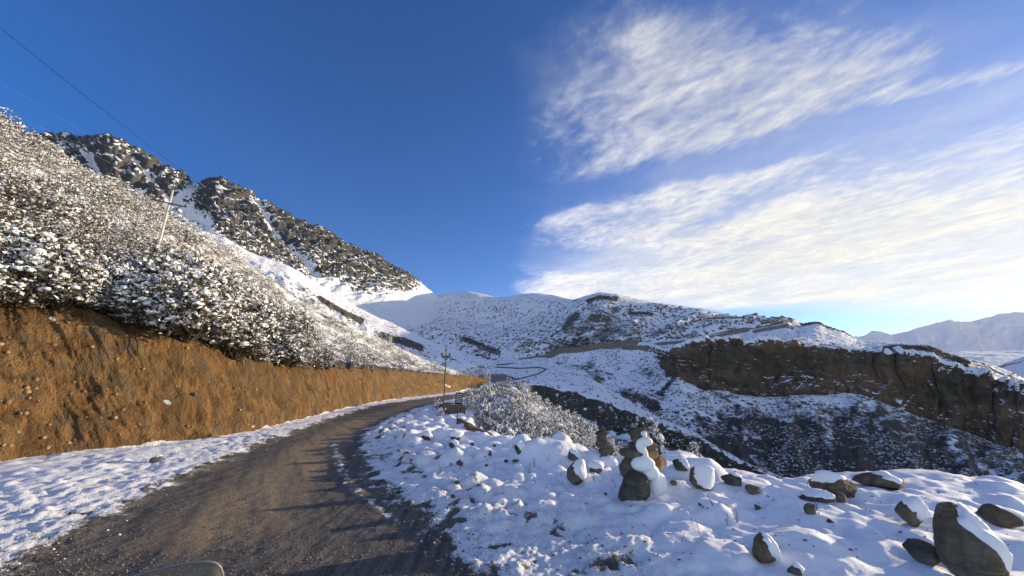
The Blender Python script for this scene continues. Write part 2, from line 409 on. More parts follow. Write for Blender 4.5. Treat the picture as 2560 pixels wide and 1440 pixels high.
# ------------------------------------------------------------------ terrain sheets
PATCH = {}
def terrain(name, G, mat, snow, dirt=None, split=None, label=None):
    """G (nr,nc,3). split: (name, mask(nr-1,nc-1)) puts those faces in a second object"""
    nr, nc = G.shape[:2]
    at_ = {'snow': snow, 'dirt': np.zeros((nr, nc)) if dirt is None else dirt}
    at_ = {k: np.broadcast_to(v, (nr, nc)) for k, v in at_.items()}
    V = G.reshape(-1, 3)
    jobs = [(name, None)]
    if split is not None: jobs = [(name, ~split[1]), (split[0], split[1])]
    for nm, keep in jobs:
        f = grid_faces(nr, nc, keep)
        if len(f) == 0: continue
        v2, f2, a2 = compact(V, f, at_)
        o = link(nm, mesh_np(nm, v2, f2, [mat], True, a2)); kind(o, 'structure')
    PATCH[name] = G

def far_ranges():
    sky = [(2040, 862, 9000), (2140, 851, 9000), (2190, 841, 9000), (2232, 848, 9000), (2290, 829, 9000), (2380, 814, 9000), (2450, 811, 9000), (2505, 797, 9000), (2560, 791, 9000), (2900, 770, 9000), (3300, 740, 9000)]
    lo = [(p, 960, 6200) for p, _, _ in sky]; mid = [(p, y+50, 7500) for p, y, _ in sky]; back = [(p, y+25, 11000) for p, y, _ in sky]
    G, PX, v = loft([back, sky, mid, lo], 2040, 2900, 240, 90)
    N = facing(grid_normals(G), G)
    s = np.stack([PX*6.0, v*5000, 0*v], -1)
    d = fbm(s/np.array([900, 2600, 1]), 6, ridged=True)
    G = G+N*(d*150)[..., None]+pl3(0, 0, 1)*(fbm(G/260, 4)*45*sst(v, 0, .35))[..., None]
    N = facing(grid_normals(G), G)
    snow = 0.62+(N[..., 2]-0.45)*0.9+fbm(s/np.array([700, 500, 1.0])+5, 3)*0.25
    terrain('distant_range', G, M_FAR, snow)
    top = [(2100, 900, 3400), (2230, 900, 3400), (2300, 888, 3300), (2400, 880, 3200), (2560, 879, 3100), (2800, 884, 3000), (3200, 890, 3000)]
    G, PX, v = loft([[(p, y+30, Y*1.3) for p, y, Y in top], top, [(p, y+35, Y*.7) for p, y, Y in top], [(p, y+130, Y*.45) for p, y, Y in top]], 2100, 3200, 220, 60)
    G[..., 2] += fbm(G/180, 5)*18
    terrain('far_plateau', G, M_FAR, 0.85+fbm(G/300, 3)*0.5-0.9*np.exp(-((v-.36)/.03)**2)*sst(fbm(G/300+3, 3), -.1, .2))
    top = [(2380, 990, 1400), (2470, 930, 1400), (2520, 905, 1400), (2570, 890, 1400), (2800, 870, 1350), (3200, 860, 1300)]
    G, PX, v = loft([[(p, y+30, Y*1.2) for p, y, Y in top], top, [(p, y+110, Y*.6) for p, y, Y in top]], 2380, 3200, 160, 50)
    G[..., 2] += fbm(G/90, 5)*14
    terrain('far_shoulder', G, M_FAR, 0.66+fbm(G/80, 4)*0.8)

def rock_mountain():
    sky = [(-420, 470, 760), (-150, 420, 800), (40, 362, 850), (95, 341, 860), (130, 346, 865), (165, 343, 870), (200, 352, 880), (235, 349, 890), (272, 344, 900), (310, 364, 920), (350, 384, 940), (400, 418, 960), (450, 440, 990), (488, 463, 1010), (515, 459, 1010), (550, 455, 1020), (600, 474, 1040), (650, 502, 1070), (740, 558, 1120), (795, 575, 1150), (860, 618, 1190), (910, 643, 1230), (935, 650, 1250), (960, 672, 1270), (1000, 686, 1310), (1052, 716, 1360), (1090, 743, 1420), (1180, 800, 1500)]
    back = [(p, y+60, Y*1.25) for p, y, Y in sky]
    mid = [(-420, 640, 600), (-150, 590, 650), (100, 500, 680), (400, 545, 780), (560, 570, 840), (700, 630, 920), (860, 680, 1030), (960, 715, 1110), (1090, 760, 1290), (1180, 810, 1380)]
    low = [(-420, 900, 440), (-150, 800, 480), (100, 700, 500), (400, 660, 590), (560, 675, 650), (700, 750, 700), (860, 815, 770), (960, 838, 830), (1040, 838, 900), (1090, 832, 960), (1180, 840, 1050)]
    G, PX, v = loft([back, sky, mid, low], -420, 1180, 560, 195, [0, .14, .5, 1])
    N = facing(grid_normals(G), G)
    s = PX*1.15; tt = v*900
    warp = fbm(np.stack([s, tt, 0*s], -1)/220, 3)*45
    # gullies run down the fall line, crossed by leaning beds of rock
    gul = fbm(np.stack([(s+warp+tt*0.45)/56, tt/230, 0*s], -1), 5, ridged=True)
    beds = fbm(np.stack([(s*0.6+tt+warp)/27, (s-tt*.4)/80, 0*s+4], -1), 5, ridged=True)
    px_i, py_i = project(G)
    rockline = np.interp(PX, [-420, 300, 500, 600, 700, 760, 850, 900, 960, 1010, 1055, 1090], [900, 640, 600, 655, 690, 712, 722, 748, 750, 742, 716, 690])
    rocky = sst(rockline-py_i, -25, 45)
    # chutes of snow that cut the wall
    ch = np.minimum(pdist(px_i, py_i, [(232, 400), (262, 455), (350, 480), (400, 520), (470, 560), (560, 620)])/16, pdist(px_i, py_i, [(485, 462), (445, 498), (470, 540), (520, 560), (500, 600)])/17)
    ch = np.minimum(ch, pdist(px_i, py_i, [(640, 500), (690, 590), (790, 690)])/9); ch = np.minimum(ch, pdist(px_i, py_i, [(330, 395), (400, 470), (440, 520)])/8)
    chute = np.exp(-ch**2)
    amp = (0.25+0.95*rocky)*sst(v, 0.02, 0.2)*(1-0.75*chute)
    G = G+N*((gul*15+beds*12-8)*amp-6*chute*rocky)[..., None]
    N = facing(grid_normals(G), G)
    fine = fbm(np.stack([(s+tt*.5)/12, tt/22, 0*s+9], -1), 4, ridged=True)
    G = G+N*((fine*6.5+fbm(np.stack([(s-tt*.6)/5, tt/7, 0*s+19], -1), 3)*3.0)*amp)[..., None]
    N = facing(grid_normals(G), G)
    hi = sst(rockline-py_i, 25, 125)
    snow = 1.05-rocky*0.40-hi*0.32+(N[..., 2]-0.52)*1.5*rocky+fbm(np.stack([(s+tt*.5)/20, tt/44, 0*s+2], -1), 5, gain=.68)*0.95*rocky+chute*0.7
    terrain('rock_mountain', G, M_PEAK, snow)

def snow_spur():
    crest = [(100, 520, 400), (300, 560, 430), (440, 575, 440), (503, 580, 450), (560, 594, 460), (620, 632, 470), (717, 667, 490), (750, 687, 495), (827, 735, 500), (893, 772, 500), (980, 812, 500), (1035, 838, 495), (1093, 862, 490), (1160, 887, 480), (1235, 908, 470), (1320, 935, 450)]
    edge = [(100, 535, 360), (300, 575, 385), (440, 590, 395), (503, 592, 400), (560, 610, 410), (620, 648, 415), (717, 684, 425), (750, 708, 425), (827, 758, 430), (893, 798, 430), (980, 840, 425), (1035, 858, 425), (1093, 880, 420), (1160, 899, 415), (1235, 915, 410), (1320, 950, 400)]
    low = [(p, y+95, Y*.82) for p, y, Y in edge]
    back = [(p, y+45, Y*1.22) for p, y, Y in crest]
    G, PX, v = loft([back, crest, edge, low], 100, 1320, 460, 110, [0, .2, .42, 1])
    N = facing(grid_normals(G), G)
    s = np.stack([PX*.55, v*180, 0*v], -1)
    n = fbm(s/np.array([26, 60, 1]), 5, ridged=True)
    face = sst(v, .40, .5)
    G = G+N*(n*(1.2+3.4*face)*sst(v, .02, .2))[..., None]; G[..., 2] += fbm(G/60, 4)*2.5
    N = facing(grid_normals(G), G)
    px_i, py_i = project(G)
    outc = np.exp(-(pdist(px_i, py_i, [(955, 838), (985, 848), (1008, 850), (1050, 868)])/9)**2)+0.8*np.exp(-(pdist(px_i, py_i, [(800, 745), (860, 780), (905, 800)])/7)**2)
    snow = 0.97-face*0.36+(N[..., 2]-.6)*0.5*face+fbm(G/17, 4)*0.55*face-outc*1.0
    terrain('snow_spur', G, M_SPUR, snow)

ROAD_FAR = [(1270, 894), (1300, 893), (1345, 887), (1378, 889), (1400, 877), (1440, 876), (1480, 870), (1502, 866), (1530, 867), (1570, 858), (1600, 860), (1626, 872), (1650, 862), (1680, 857), (1720, 853), (1760, 848), (1810, 838), (1860, 828), (1885, 829), (1920, 822), (1965, 811), (1976, 804)]
def central_hills():
    sky = [(860, 820, 1650), (1000, 772, 1560), (1060, 750, 1500), (1085, 741, 1480), (1130, 733, 1440), (1170, 728, 1400), (1212, 736, 1350), (1250, 745, 1300), (1290, 738, 1250), (1330, 733, 1200), (1382, 737, 1150), (1432, 751, 1040), (1462, 741, 900), (1500, 731, 830), (1542, 735, 800), (1600, 750, 780), (1660, 762, 760), (1720, 769, 740), (1800, 784, 700), (1842, 795, 650), (1900, 796, 600), (1955, 800, 560), (1978, 812, 545), (2060, 850, 540)]
    low = [(860, 880, 760), (1000, 880, 700), (1100, 885, 640), (1240, 908, 540), (1310, 897, 500), (1400, 884, 455), (1480, 875, 430), (1580, 866, 415), (1650, 868, 410), (1720, 860, 405), (1860, 836, 410), (1978, 822, 420), (2060, 860, 430)]
    mid = [(860, 850, 1150), (1000, 812, 1150), (1100, 800, 1080), (1180, 808, 980), (1250, 822, 880), (1320, 812, 860), (1390, 812, 760), (1430, 800, 690), (1500, 785, 640), (1580, 800, 620), (1660, 808, 590), (1760, 806, 560), (1860, 810, 510), (1978, 816, 480), (2060, 855, 480)]
    back = [(p, y+25, Y*1.3) for p, y, Y in sky]
    G, PX, v = loft([back, sky, mid, low, [(p, y+45, Y*.97) for p, y, Y in low]], 860, 2060, 510, 170, [0, .11, .53, .92, 1])
    N = facing(grid_normals(G), G)
    s = PX*0.9; tt = v*520
    warp = fbm(np.stack([s, tt, 0*s], -1)/130, 3)*34
    r = fbm(np.stack([(s+warp+tt*.25)/95, tt/420, 0*s+3], -1), 5, gain=.42, ridged=True)
    G = G+N*(r*11*sst(v, .06, .3)*(1-.8*sst(v, .75, .92)))[..., None]; G[..., 2] += fbm(G/42, 4)*2.2
    N = facing(grid_normals(G), G)
    px_i, py_i = project(G)
    dens = 0.10*sst(py_i, 750, 870)+0.22*np.exp(-((px_i-1500)/120)**2)*sst(py_i, 725, 780)
    outc = np.exp(-(pdist(px_i, py_i, [(1470, 752), (1500, 742), (1540, 746)])/6)**2)*.6+np.exp(-(pdist(px_i, py_i, [(1480, 792), (1520, 800)])/6)**2)*.7+np.exp(-(pdist(px_i, py_i, [(1575, 782), (1630, 786)])/4)**2)*.6+np.exp(-(pdist(px_i, py_i, [(1160, 845), (1210, 868), (1245, 880)])/7)**2)*.6+np.exp(-(pdist(px_i, py_i, [(1412, 820), (1440, 790)])/9)**2)*.45
    snow = 0.71-dens*1.3+(N[..., 2]-.55)*0.45+fbm(G/30, 4)*0.35-outc
    dd = pdist(px_i, py_i, [(p, y-3) for p, y in ROAD_FAR])
    dirt = sst(dd, 9, 4)*sst(px_i, 1330, 1400)
    dirt = np.maximum(dirt, sst(pdist(px_i, py_i, [(1730, 803), (1780, 795), (1860, 793)]), 3.2, 1.6))
    dirt = np.maximum(dirt, sst(pdist(px_i, py_i, [(1905, 806), (1950, 800), (1972, 806)]), 7, 3))
    road = (dirt[:-1, :-1] > .5) & (py_i[:-1, :-1] > 812)
    terrain('central_hills', G, M_HILLS, snow, dirt, ('far_road_cutting', road))

def mid_slope():
    r0 = [(1150, 915, 540), (1240, 906, 500), (1310, 894, 470), (1400, 882, 430), (1480, 872, 402), (1580, 862, 372), (1640, 866, 345), (1700, 893, 305), (1760, 945, 272), (1850, 978, 258), (2010, 975, 250), (2160, 980, 240), (2330, 1050, 226), (2560, 1130, 208), (2900, 1260, 195)]
    r1 = [(1150, 935, 440), (1240, 925, 420), (1400, 912, 385), (1480, 925, 335), (1600, 952, 295), (1700, 985, 250), (1850, 1062, 215), (2010, 1080, 202), (2160, 1095, 190), (2330, 1140, 180), (2560, 1190, 170), (2900, 1300, 165)]
    r2 = [(1150, 955, 390), (1240, 945, 385), (1380, 930, 355), (1480, 960, 288), (1600, 1025, 238), (1750, 1097, 198), (1850, 1158, 178), (2000, 1220, 158), (2160, 1240, 150), (2560, 1270, 140), (2900, 1370, 140)]
    r3 = [(p, y+110, Y*.86) for p, y, Y in r2]
    G, PX, v = loft([r0, r1, r2, r3], 1150, 2900, 560, 165, [0, .42, .8, 1])
    N = facing(grid_normals(G), G)
    s = PX*0.24; tt = v*190
    warp = fbm(np.stack([s, tt, 0*s], -1)/40, 3)*12
    r = fbm(np.stack([(s+warp)/34, tt/120, 0*s+6], -1), 5, gain=.48, ridged=True)
    G = G+N*(r*5.0*sst(v, .0, .2))[..., None]; G[..., 2] += fbm(G/9, 3)*0.8
    N = facing(grid_normals(G), G)
    px_i, py_i = project(G)
    crag = fbm(np.stack([s/22, tt/55, 0*s+11], -1), 4)
    dark = sst(py_i, 1010, 1190)*sst(px_i, 1600, 1800)*(1-sst(px_i, 2250, 2500))
    flow = fbm(np.stack([(s+warp)/9, tt/32, 0*s+15], -1), 5, gain=.6)
    low_r = sst(py_i, 985, 1060)*sst(px_i, 1640, 1800)
    snow = 0.55-dark*0.26-low_r*.17+(N[..., 2]-.55)*0.5+crag*0.30+flow*.55-.12*sst(py_i, 960, 1060)
    for line, wd, am in (([(1470, 925), (1500, 955), (1490, 930)], 12, .35), ([(1560, 985), (1640, 1012)], 14, .45), ([(1800, 1120), (1850, 1170)], 22, .5), ([(2000, 1150), (2040, 1185)], 26, .45), ([(2120, 1090), (2150, 1110)], 26, .3), ([(1690, 940), (1650, 985)], 6, .5)):
        snow = snow-am*np.exp(-(pdist(px_i, py_i, line)/wd)**2)
    dd = pdist(px_i, py_i, ROAD_FAR)
    dirt = sst(dd, 8.5, 4.5)*sst(px_i, 1280, 1310)*sst(px_i, 1990, 1960)
    dirt = np.maximum(dirt, sst(pdist(px_i, py_i, [(1560, 868), (1600, 868), (1625, 874)]), 9, 5)*.8)
    road = dirt[:-1, :-1] > .5
    terrain('gorge_slope', G, M_MID, snow, dirt, ('far_road', road))

SWITCH = ([(1205, 909), (1232, 912), (1262, 911), (1297, 906), (1288, 897), (1262, 893)], [(1212, 917), (1250, 918), (1300, 921), (1345, 918), (1366, 923), (1345, 935), (1310, 944), (1290, 949), (1215, 953)])
def bench():
    b0 = [(1090, 905, 520), (1180, 900, 500), (1240, 900, 490), (1300, 898, 470), (1380, 906, 370), (1480, 948, 287), (1600, 1018, 236), (1750, 1090, 196), (1850, 1150, 172), (2000, 1212, 150), (2200, 1300, 140)]
    bm = [(1090, 935, 360), (1180, 935, 350), (1300, 930, 330), (1380, 930, 310), (1480, 965, 245), (1600, 1030, 205), (1750, 1098, 172), (1850, 1154, 155), (2000, 1222, 138), (2200, 1310, 130)]
    b1 = [(1090, 972, 250), (1180, 968, 245), (1300, 964, 236), (1345, 961, 230), (1400, 970, 215), (1480, 993, 195), (1560, 1028, 177), (1650, 1063, 160), (1750, 1107, 147), (1850, 1160, 137), (2000, 1232, 126), (2200, 1320, 118)]
    b2 = [(1090, 1010, 246), (1180, 1005, 241), (1300, 1000, 231), (1345, 1002, 225), (1400, 1025, 210), (1480, 1052, 189), (1560, 1082, 171), (1650, 1108, 154), (1750, 1150, 141), (1850, 1195, 131), (2000, 1260, 121), (2200, 1350, 112)]
    b3 = [(p, y+110, Y*.70) for p, y, Y in b2]
    G, PX, v = loft([b0, bm, b1, b2, b3], 1090, 2200, 430, 160, [0, .28, .5, .7, 1])
    N = facing(grid_normals(G), G)
    s = np.stack([PX*.19, v*130, 0*v+2], -1)
    vn = v+fbm(s/np.array([9, 40, 1.])+6, 4)*.05; wall = sst(vn, .495, .53)*sst(vn, .76, .70)
    cols = fbm(s/np.array([4.2, 26, 1]), 5, ridged=True)
    G = G+N*(cols*(2.2*wall+.25))[..., None]; G[..., 2] += fbm(G/14, 4)*1.1
    N = facing(grid_normals(G), G)
    px_i, py_i = project(G)
    snow = 0.80+fbm(G/7, 4)*.35-wall*(0.68+fbm(G/3, 5, gain=.65)*1.2)-.30*sst(v, .72, .8)-0.08*sst(px_i, 1600, 1800)
    dirt = np.zeros_like(v)
    for line in SWITCH: dirt = np.maximum(dirt, sst(pdist(px_i, py_i, line), 2.8, 1.2))
    cut = sst(sdist(px_i, py_i, [(1195, 936), (1262, 935), (1292, 946), (1300, 949), (1195, 953)]), -2, 2)
    cut = np.maximum(cut, .9*sst(sdist(px_i, py_i, [(1195, 956), (1262, 953), (1310, 950), (1330, 962), (1195, 973)]), -2, 3)*sst(fbm(G/6, 3), -.35, .1))
    dirt = np.maximum(dirt, cut)
    terrain('valley_bench', G, M_MID, snow, dirt, ('switchback_road', dirt[:-1, :-1] > .5))

def mesa():
    front = [(1600, 868, 385), (1640, 872, 350), (1690, 886, 285), (1705, 876, 270), (1740, 866, 262), (1800, 860, 258), (1832, 860, 257), (1850, 868, 256), (1900, 867, 255), (1985, 862, 252), (2006, 864, 252), (2040, 872, 251), (2100, 876, 249), (2160, 884, 245), (2205, 896, 240), (2300, 905, 235), (2400, 930, 225), (2480, 957, 218), (2560, 985, 210), (2900, 1100, 195)]
    sky = [(1600, 858, 430), (1720, 849, 432), (1860, 829, 440), (1940, 816, 448), (1972, 806, 450), (1985, 818, 448), (2000, 820, 446), (2014, 814, 444), (2036, 810, 442), (2052, 812, 441), (2062, 819, 440), (2090, 829, 436), (2104, 832, 434), (2122, 844, 430), (2140, 853, 425), (2200, 858, 400), (2260, 862, 380), (2330, 868, 350), (2372, 890, 330), (2450, 905, 310), (2512, 926, 295), (2560, 948, 280), (2900, 1060, 250)]
    mid = [(p, (np.interp(p, [q[0] for q in sky], [q[1] for q in sky])*.45+y*.55)+1, Y*.55+.45*np.interp(p, [q[0] for q in sky], [q[2] for q in sky])*.82+.45*.18*Y) for p, y, Y in front]
    back = [(p, y+20, Y*1.25) for p, y, Y in sky]
    lip = [(p, y+14, Y*1.005) for p, y, Y in front]
    G, PX, v = loft([back, sky, mid, front, lip], 1600, 2900, 520, 120, [0, .18, .55, .92, 1])
    G[..., 2] += fbm(G/16, 4)*1.6*sst(v, .1, .4)*sst(v, 1, .85)
    N = facing(grid_normals(G), G)
    px_i, py_i = project(G)
    butte = sst(px_i, 1992, 2010)*sst(px_i, 2150, 2120)*sst(v, .34, .24)
    ledge = np.exp(-(pdist(px_i, py_i, [(2160, 882), (2240, 872), (2320, 874), (2360, 888), (2420, 912)])/7)**2)
    right = sst(px_i, 2200, 2500)
    G = G+N*(fbm(G/8, 4, ridged=True)*(1.0+2.5*butte+2.0*ledge))[..., None]
    snow = 0.80+fbm(G/9, 4)*.45-1.0*butte-ledge*.9-right*.22-.25*sst(v, .85, .95)
    dirt = np.maximum(sst(pdist(px_i, py_i, [(1640, 862), (1720, 854), (1810, 838), (1870, 828)]), 5, 2.5), sst(pdist(px_i, py_i, [(1885, 830), (1930, 822), (1968, 815), (1980, 822)]), 6, 3))
    terrain('mesa_top', G, M_MID, snow, dirt*.9, ('mesa_road', dirt[:-1, :-1] > .6))
    bot = [(1600, 890, 380), (1660, 905, 330), (1690, 918, 278), (1720, 940, 266), (1760, 970, 259), (1850, 1012, 251), (1920, 1022, 247), (1965, 1012, 246), (2010, 1002, 245), (2080, 1022, 242), (2160, 1012, 238), (2250, 1058, 231), (2330, 1097, 225), (2400, 1112, 218), (2480, 1152, 209), (2560, 1188, 201), (2900, 1340, 185)]
    midc = [(p, .5*(y+np.interp(p, [q[0] for q in front], [q[1] for q in front])), .5*(Y+np.interp(p, [q[0] for q in front], [q[2] for q in front]))+1.5) for p, y, Y in bot]
    foot = [(p, y+40, Y*.985) for p, y, Y in bot]
    up = [(p, y-3, Y*1.02) for p, y, Y in front]
    G, PX, v = loft([up, front, midc, bot, foot], 1600, 2900, 540, 165, [0, .06, .45, .86, 1])
    N = facing(grid_normals(G), G)
    s = PX*.27; tt = v*52
    warp = fbm(np.stack([s, tt, 0*s], -1)/16, 3)*6
    cols = fbm(np.stack([(s+warp*1.6)/19, tt/46, 0*s+5], -1), 6, gain=.55, ridged=True)
    strata = fbm(np.stack([s/60, (tt+warp*.4)/5.5, 0*s+8], -1), 4, ridged=True)
    big = fbm(np.stack([s/45, tt/60, 0*s+1], -1), 2)
    crack = np.exp(-(np.abs(perlin(np.stack([(s+warp*1.3)/24, tt/110, 0*s+21], -1)))/.035)**2)
    e = sst(v, .0, .05)
    G = G+N*((cols*6.5+strata*1.2+big*8-crack*2.8*sst(fbm(np.stack([s/30, tt/30, 0*s+33], -1), 2), -.05, .3))*e)[..., None]
    N = facing(grid_normals(G), G)
    G = G+N*(fbm(G/2.6, 4, ridged=True)*.6*e)[..., None]
    N = facing(grid_normals(G), G)
    px_i, py_i = project(G)
    snow = -0.13+(N[..., 2]-.30)*1.2+fbm(G/5, 4, gain=.6)*.50+.75*sst(v, .10, .02)
    rt = sst(PX, 2180, 2350)*sst(v, .42, .1); snow = snow+rt*(.30+fbm(G/8+4, 3)*.5)
    chimney = np.exp(-(pdist(px_i, py_i, [(2250, 1005), (2254, 1025)])/7)**2); snow = snow+chimney*.9
    terrain('sandstone_cliff', G, M_CLIFF, snow)

far_ranges(); rock_mountain(); snow_spur(); central_hills(); mid_slope(); bench(); mesa()

# ------------------------------------------------------------------ near ground: road, verge, snow shoulder, rim
RL = [(30, 1440), (110, 1385), (250, 1300), (400, 1218), (470, 1192), (600, 1128), (740, 1077), (860, 1036), (950, 1011), (1050, 997), (1130, 986), (1205, 974.5), (1262, 966)]
RR = [(1150, 1440), (1100, 1385), (1040, 1315), (960, 1240), (895, 1165), (876, 1120), (900, 1080), (960, 1047), (1040, 1019), (1100, 1004), (1180, 987.5), (1266, 969)]
RIM = [(1285, 967.5), (1240, 976), (1195, 988), (1172, 1000), (1162, 1030), (1142, 1062), (1152, 1085), (1200, 1106), (1290, 1122), (1400, 1126), (1480, 1150), (1560, 1165), (1690, 1166), (1760, 1180), (1860, 1196), (1960, 1226), (2015, 1240), (2060, 1222), (2130, 1205), (2220, 1207), (2300, 1195), (2400, 1215), (2560, 1236), (2750, 1262), (3000, 1300)]
def plane_poly(pts): return [tuple(p[:2]) for p in on_plane(np.array([q[0] for q in pts], float), np.array([q[1] for q in pts], float))]
rl = [(-0.5, -5.0), (-2.9, 0.0)]+plane_poly(RL); rr = [(5.2, -5.0), (2.2, 0.0)]+plane_poly(RR)
ROADPOLY = rl+rr[::-1]
rim = plane_poly(RIM)
BANK_BASE = [(-700, 1300), (-400, 1240), (0, 1166), (60, 1155), (130, 1146), (230, 1136), (330, 1126), (430, 1113), (600, 1090), (740, 1053), (860, 1023), (940, 1004), (1040, 993), (1130, 983), (1205, 972), (1240, 966)]
bank_base = plane_poly(BANK_BASE)
PLATEAU = bank_base[:-1]+rim+[(14, -6), (-20, -6)]

rs = np.random.RandomState(11)
# snow-covered stones: rounded lumps, denser towards the rim
BUMPS = []
def add_bumps(n, pxr, pyr, rr_, hr):
    for _ in range(n):
        px = rs.uniform(*pxr); py = rs.uniform(*pyr); p = on_plane(px, py)
        r = rs.uniform(*rr_); BUMPS.append((p[0], p[1], r*rs.uniform(.8, 1.3), r*rs.uniform(.8, 1.3), r*rs.uniform(*hr), rs.uniform(0, 3.1)))
add_bumps(340, (900, 1180), (1020, 1110), (.11, .30), (.4, .8))
add_bumps(200, (1000, 1460), (1105, 1170), (.12, .32), (.4, .75))
add_bumps(420, (1000, 1780), (1160, 1330), (.06, .19), (.35, .75))
add_bumps(190, (1750, 2560), (1215, 1330), (.10, .30), (.25, .5))
add_bumps(130, (1500, 2560), (1300, 1440), (.06, .24), (.25, .5))
add_bumps(240, (0, 760), (1085, 1300), (.04, .12), (.25, .55))
# boulders of the rim under snow, (px,py,rx,ry,h)
for px, py, rx, ry, h in ((1105, 1107, .55, .4, .34), (1140, 1112, .4, .35, .3), (1185, 1120, .5, .4, .36), (1205, 1122, .28, .25, .3), (1225, 1124, .25, .25, .28), (1260, 1128, .45, .35, .34), (1305, 1140, .35, .35, .42), (1370, 1165, .75, .6, .52), (1405, 1150, .3, .3, .62), (1440, 1158, .35, .35, .30), (1500, 1172, .35, .35, .34), (1640, 1215, .5, .45, .42), (1690, 1190, .5, .5, .35), (1715, 1180, .35, .35, .30), (1760, 1232, .42, .38, .50), (1700, 1240, .3, .3, .36), (1830, 1235, .55, .4, .26), (1745, 1255, .9, .6, .22),
    (2010, 1330, .55, .45, .24), (2080, 1345, .7, .4, .20), (1990, 1400, .42, .30, .26), (2040, 1430, .45, .3, .24), (2330, 1300, .55, .5, .34), (2330, 1330, .6, .6, .22), (2480, 1380, .7, .6, .25), (1870, 1330, .6, .5, .12), (2150, 1390, .8, .6, .14),
    (2230, 1238, .9, .5, .30), (2320, 1212, .9, .5, .38), (2400, 1235, .8, .5, .26), (2530, 1262, .9, .6, .26), (2110, 1240, .7, .5, .22)):
    if px > 2095 and py < 1270: h *= .38
    elif px > 1790: h *= .6
    p = on_plane(px, py); BUMPS.append((p[0], p[1], rx, ry, h*.85, 0.0))
BUMPS = np.array(BUMPS)
DIRT_SPOTS = [[(1094, 1022), (1130, 1014), (1168, 1024), (1166, 1044), (1120, 1050), (1094, 1042)], [(1142, 1066), (1165, 1068), (1205, 1086), (1240, 1118), (1195, 1118), (1160, 1094)]]
DIRT_POLY = [plane_poly(q) for q in DIRT_SPOTS]
RUT = plane_poly([(836, 1105), (846, 1160), (880, 1212), (940, 1258), (1000, 1300)])
SUNLIT_TRACK = plane_poly([(560, 1310), (640, 1240), (720, 1175), (800, 1115), (860, 1078), (930, 1042), (1040, 1008)])  # line of the sunlit strip whose brightness is painted on the road

def ground(x, y, full=False):
    x = np.asarray(x, float); y = np.asarray(y, float); sh = x.shape
    x = x.ravel(); y = y.ravel()
    droad = sdist(x, y, ROADPOLY); dpl = sdist(x, y, PLATEAU)
    p = pl3(x, y)
    z = GK*np.clip(y, 0, 170)
    edge_n = fbm(p/1.1, 4)*.5+fbm(p/.28+9, 4, gain=.7)*.5
    out = -droad
    cover = sst(out+edge_n*(.7+.4*sst(y, 5, 20)), -.50, .42)
    left = (x < np.interp(y, [q[1] for q in sorted(rl, key=lambda q: q[1])], [q[0] for q in sorted(rl, key=lambda q: q[1])]))
    cover = np.where(left, cover*.96, cover)
    crumb = sst(out+fbm(p/1.5+77, 3)*1.2, 3.6, .8)*sst(out, -.3, .2)
    # right of the road the first two metres are trampled grass and crumbs
    cr = fbm(p/.16+3, 4)
    patch = sst(fbm(p/.35+20, 3), .08, .45)*crumb*(~left)*sst(out, 2.4, 1.0)
    cover = cover-patch*.65-np.where(left, sst(fbm(p*np.array([.9, 2.2, 1])+31, 3), .18, .4)*.45*sst(out, .9, .2), 0)
    cover = cover-crumb*np.where(left, .26, .40*sst(out, 3.6, 1.4))*sst(fbm(p/1.3+91, 3), -.8, .15)
    rut = sst(pdist(x, y, RUT)+fbm(p/.3+5, 3)*.14, .22, .05)
    cover = np.maximum(cover, rut*(.42+fbm(p/.22+55, 4, gain=.7)*.8)*sst(out, .1, -.2))
    dirt = np.zeros_like(x)
    for q in DIRT_POLY: dirt = np.maximum(dirt, sst(sdist(x, y, q)+fbm(p/.7+2, 3)*.5, -.15, .25))
    cover = cover*(1-dirt*.97)
    # relief
    bz = np.zeros_like(x)
    for bx, by, ax, ay, h, a in BUMPS:
        m = (np.abs(x-bx) < 2.2*max(ax, ay)) & (np.abs(y-by) < 2.2*max(ax, ay))
        if not m.any(): continue
        dx = x[m]-bx; dy = y[m]-by; c, s = math.cos(a), math.sin(a)
        q = ((dx*c+dy*s)/ax)**2+((-dx*s+dy*c)/ay)**2
        hh = h*np.where(q < .85, np.maximum(1-q*.86, 0)**.55, .47*np.exp(-(q-.85)*3.2)) if ax < .42 else h*np.exp(-q**1.6*.8)
        bz[m] = np.maximum(bz[m], hh)+.25*np.minimum(bz[m], hh)
    soft = sst(out, .5, 2.5)
    z = z+np.clip(cover, 0, 1)*(.05+.05*soft)*sst(out, -.3, .6)
    z = z+bz*1.0*sst(out, .15, 1.2)*(1-dirt*.9)+dirt*.34
    z = z+(fbm(p/1.6+40, 3)*.10+fbm(p/.45+44, 3)*.05+np.maximum(fbm(p/.22+48, 2), 0)*.05)*soft*sst(out, .3, 1.5)
    z = z+(cr*.055+fbm(p/.42+13, 3)*.05)*crumb+fbm(p/.075+7, 3, gain=.65)*.034*crumb
    inr = sst(droad, -.2, .2)
    rutw = fbm(np.stack([(x*.85+y*.53)/.55, (-x*.53+y*.85)/5.0, 0*x], -1), 3)
    z = z+inr*(rutw*.030+fbm(p/.20+17, 3)*.012)-inr*.03+rut*.015
    # beyond the rim the ground falls away into the gorge
    o = np.maximum(-dpl, 0); o2 = np.where(left, 0, o)
    z = z-sst(o2, 0, 1.5)*.35-np.maximum(o2-.6, 0)*.72+fbm(p/1.3+60, 4)*.22*sst(o2, 0, 2)
    hang = sst(o2, 1.2, 4)*.28
    cover = cover-hang-sst(fbm(p/2.2+70, 4), .05, .3)*.5*sst(o2, .5, 2)
    if not full: return z.reshape(sh)
    tr = sst(pdist(x, y, SUNLIT_TRACK), 1.15, .35)*inr
    return tuple(v.reshape(sh) for v in (z, cover, dirt, tr, np.clip(crumb+inr*.8, 0, 1), droad, dpl))

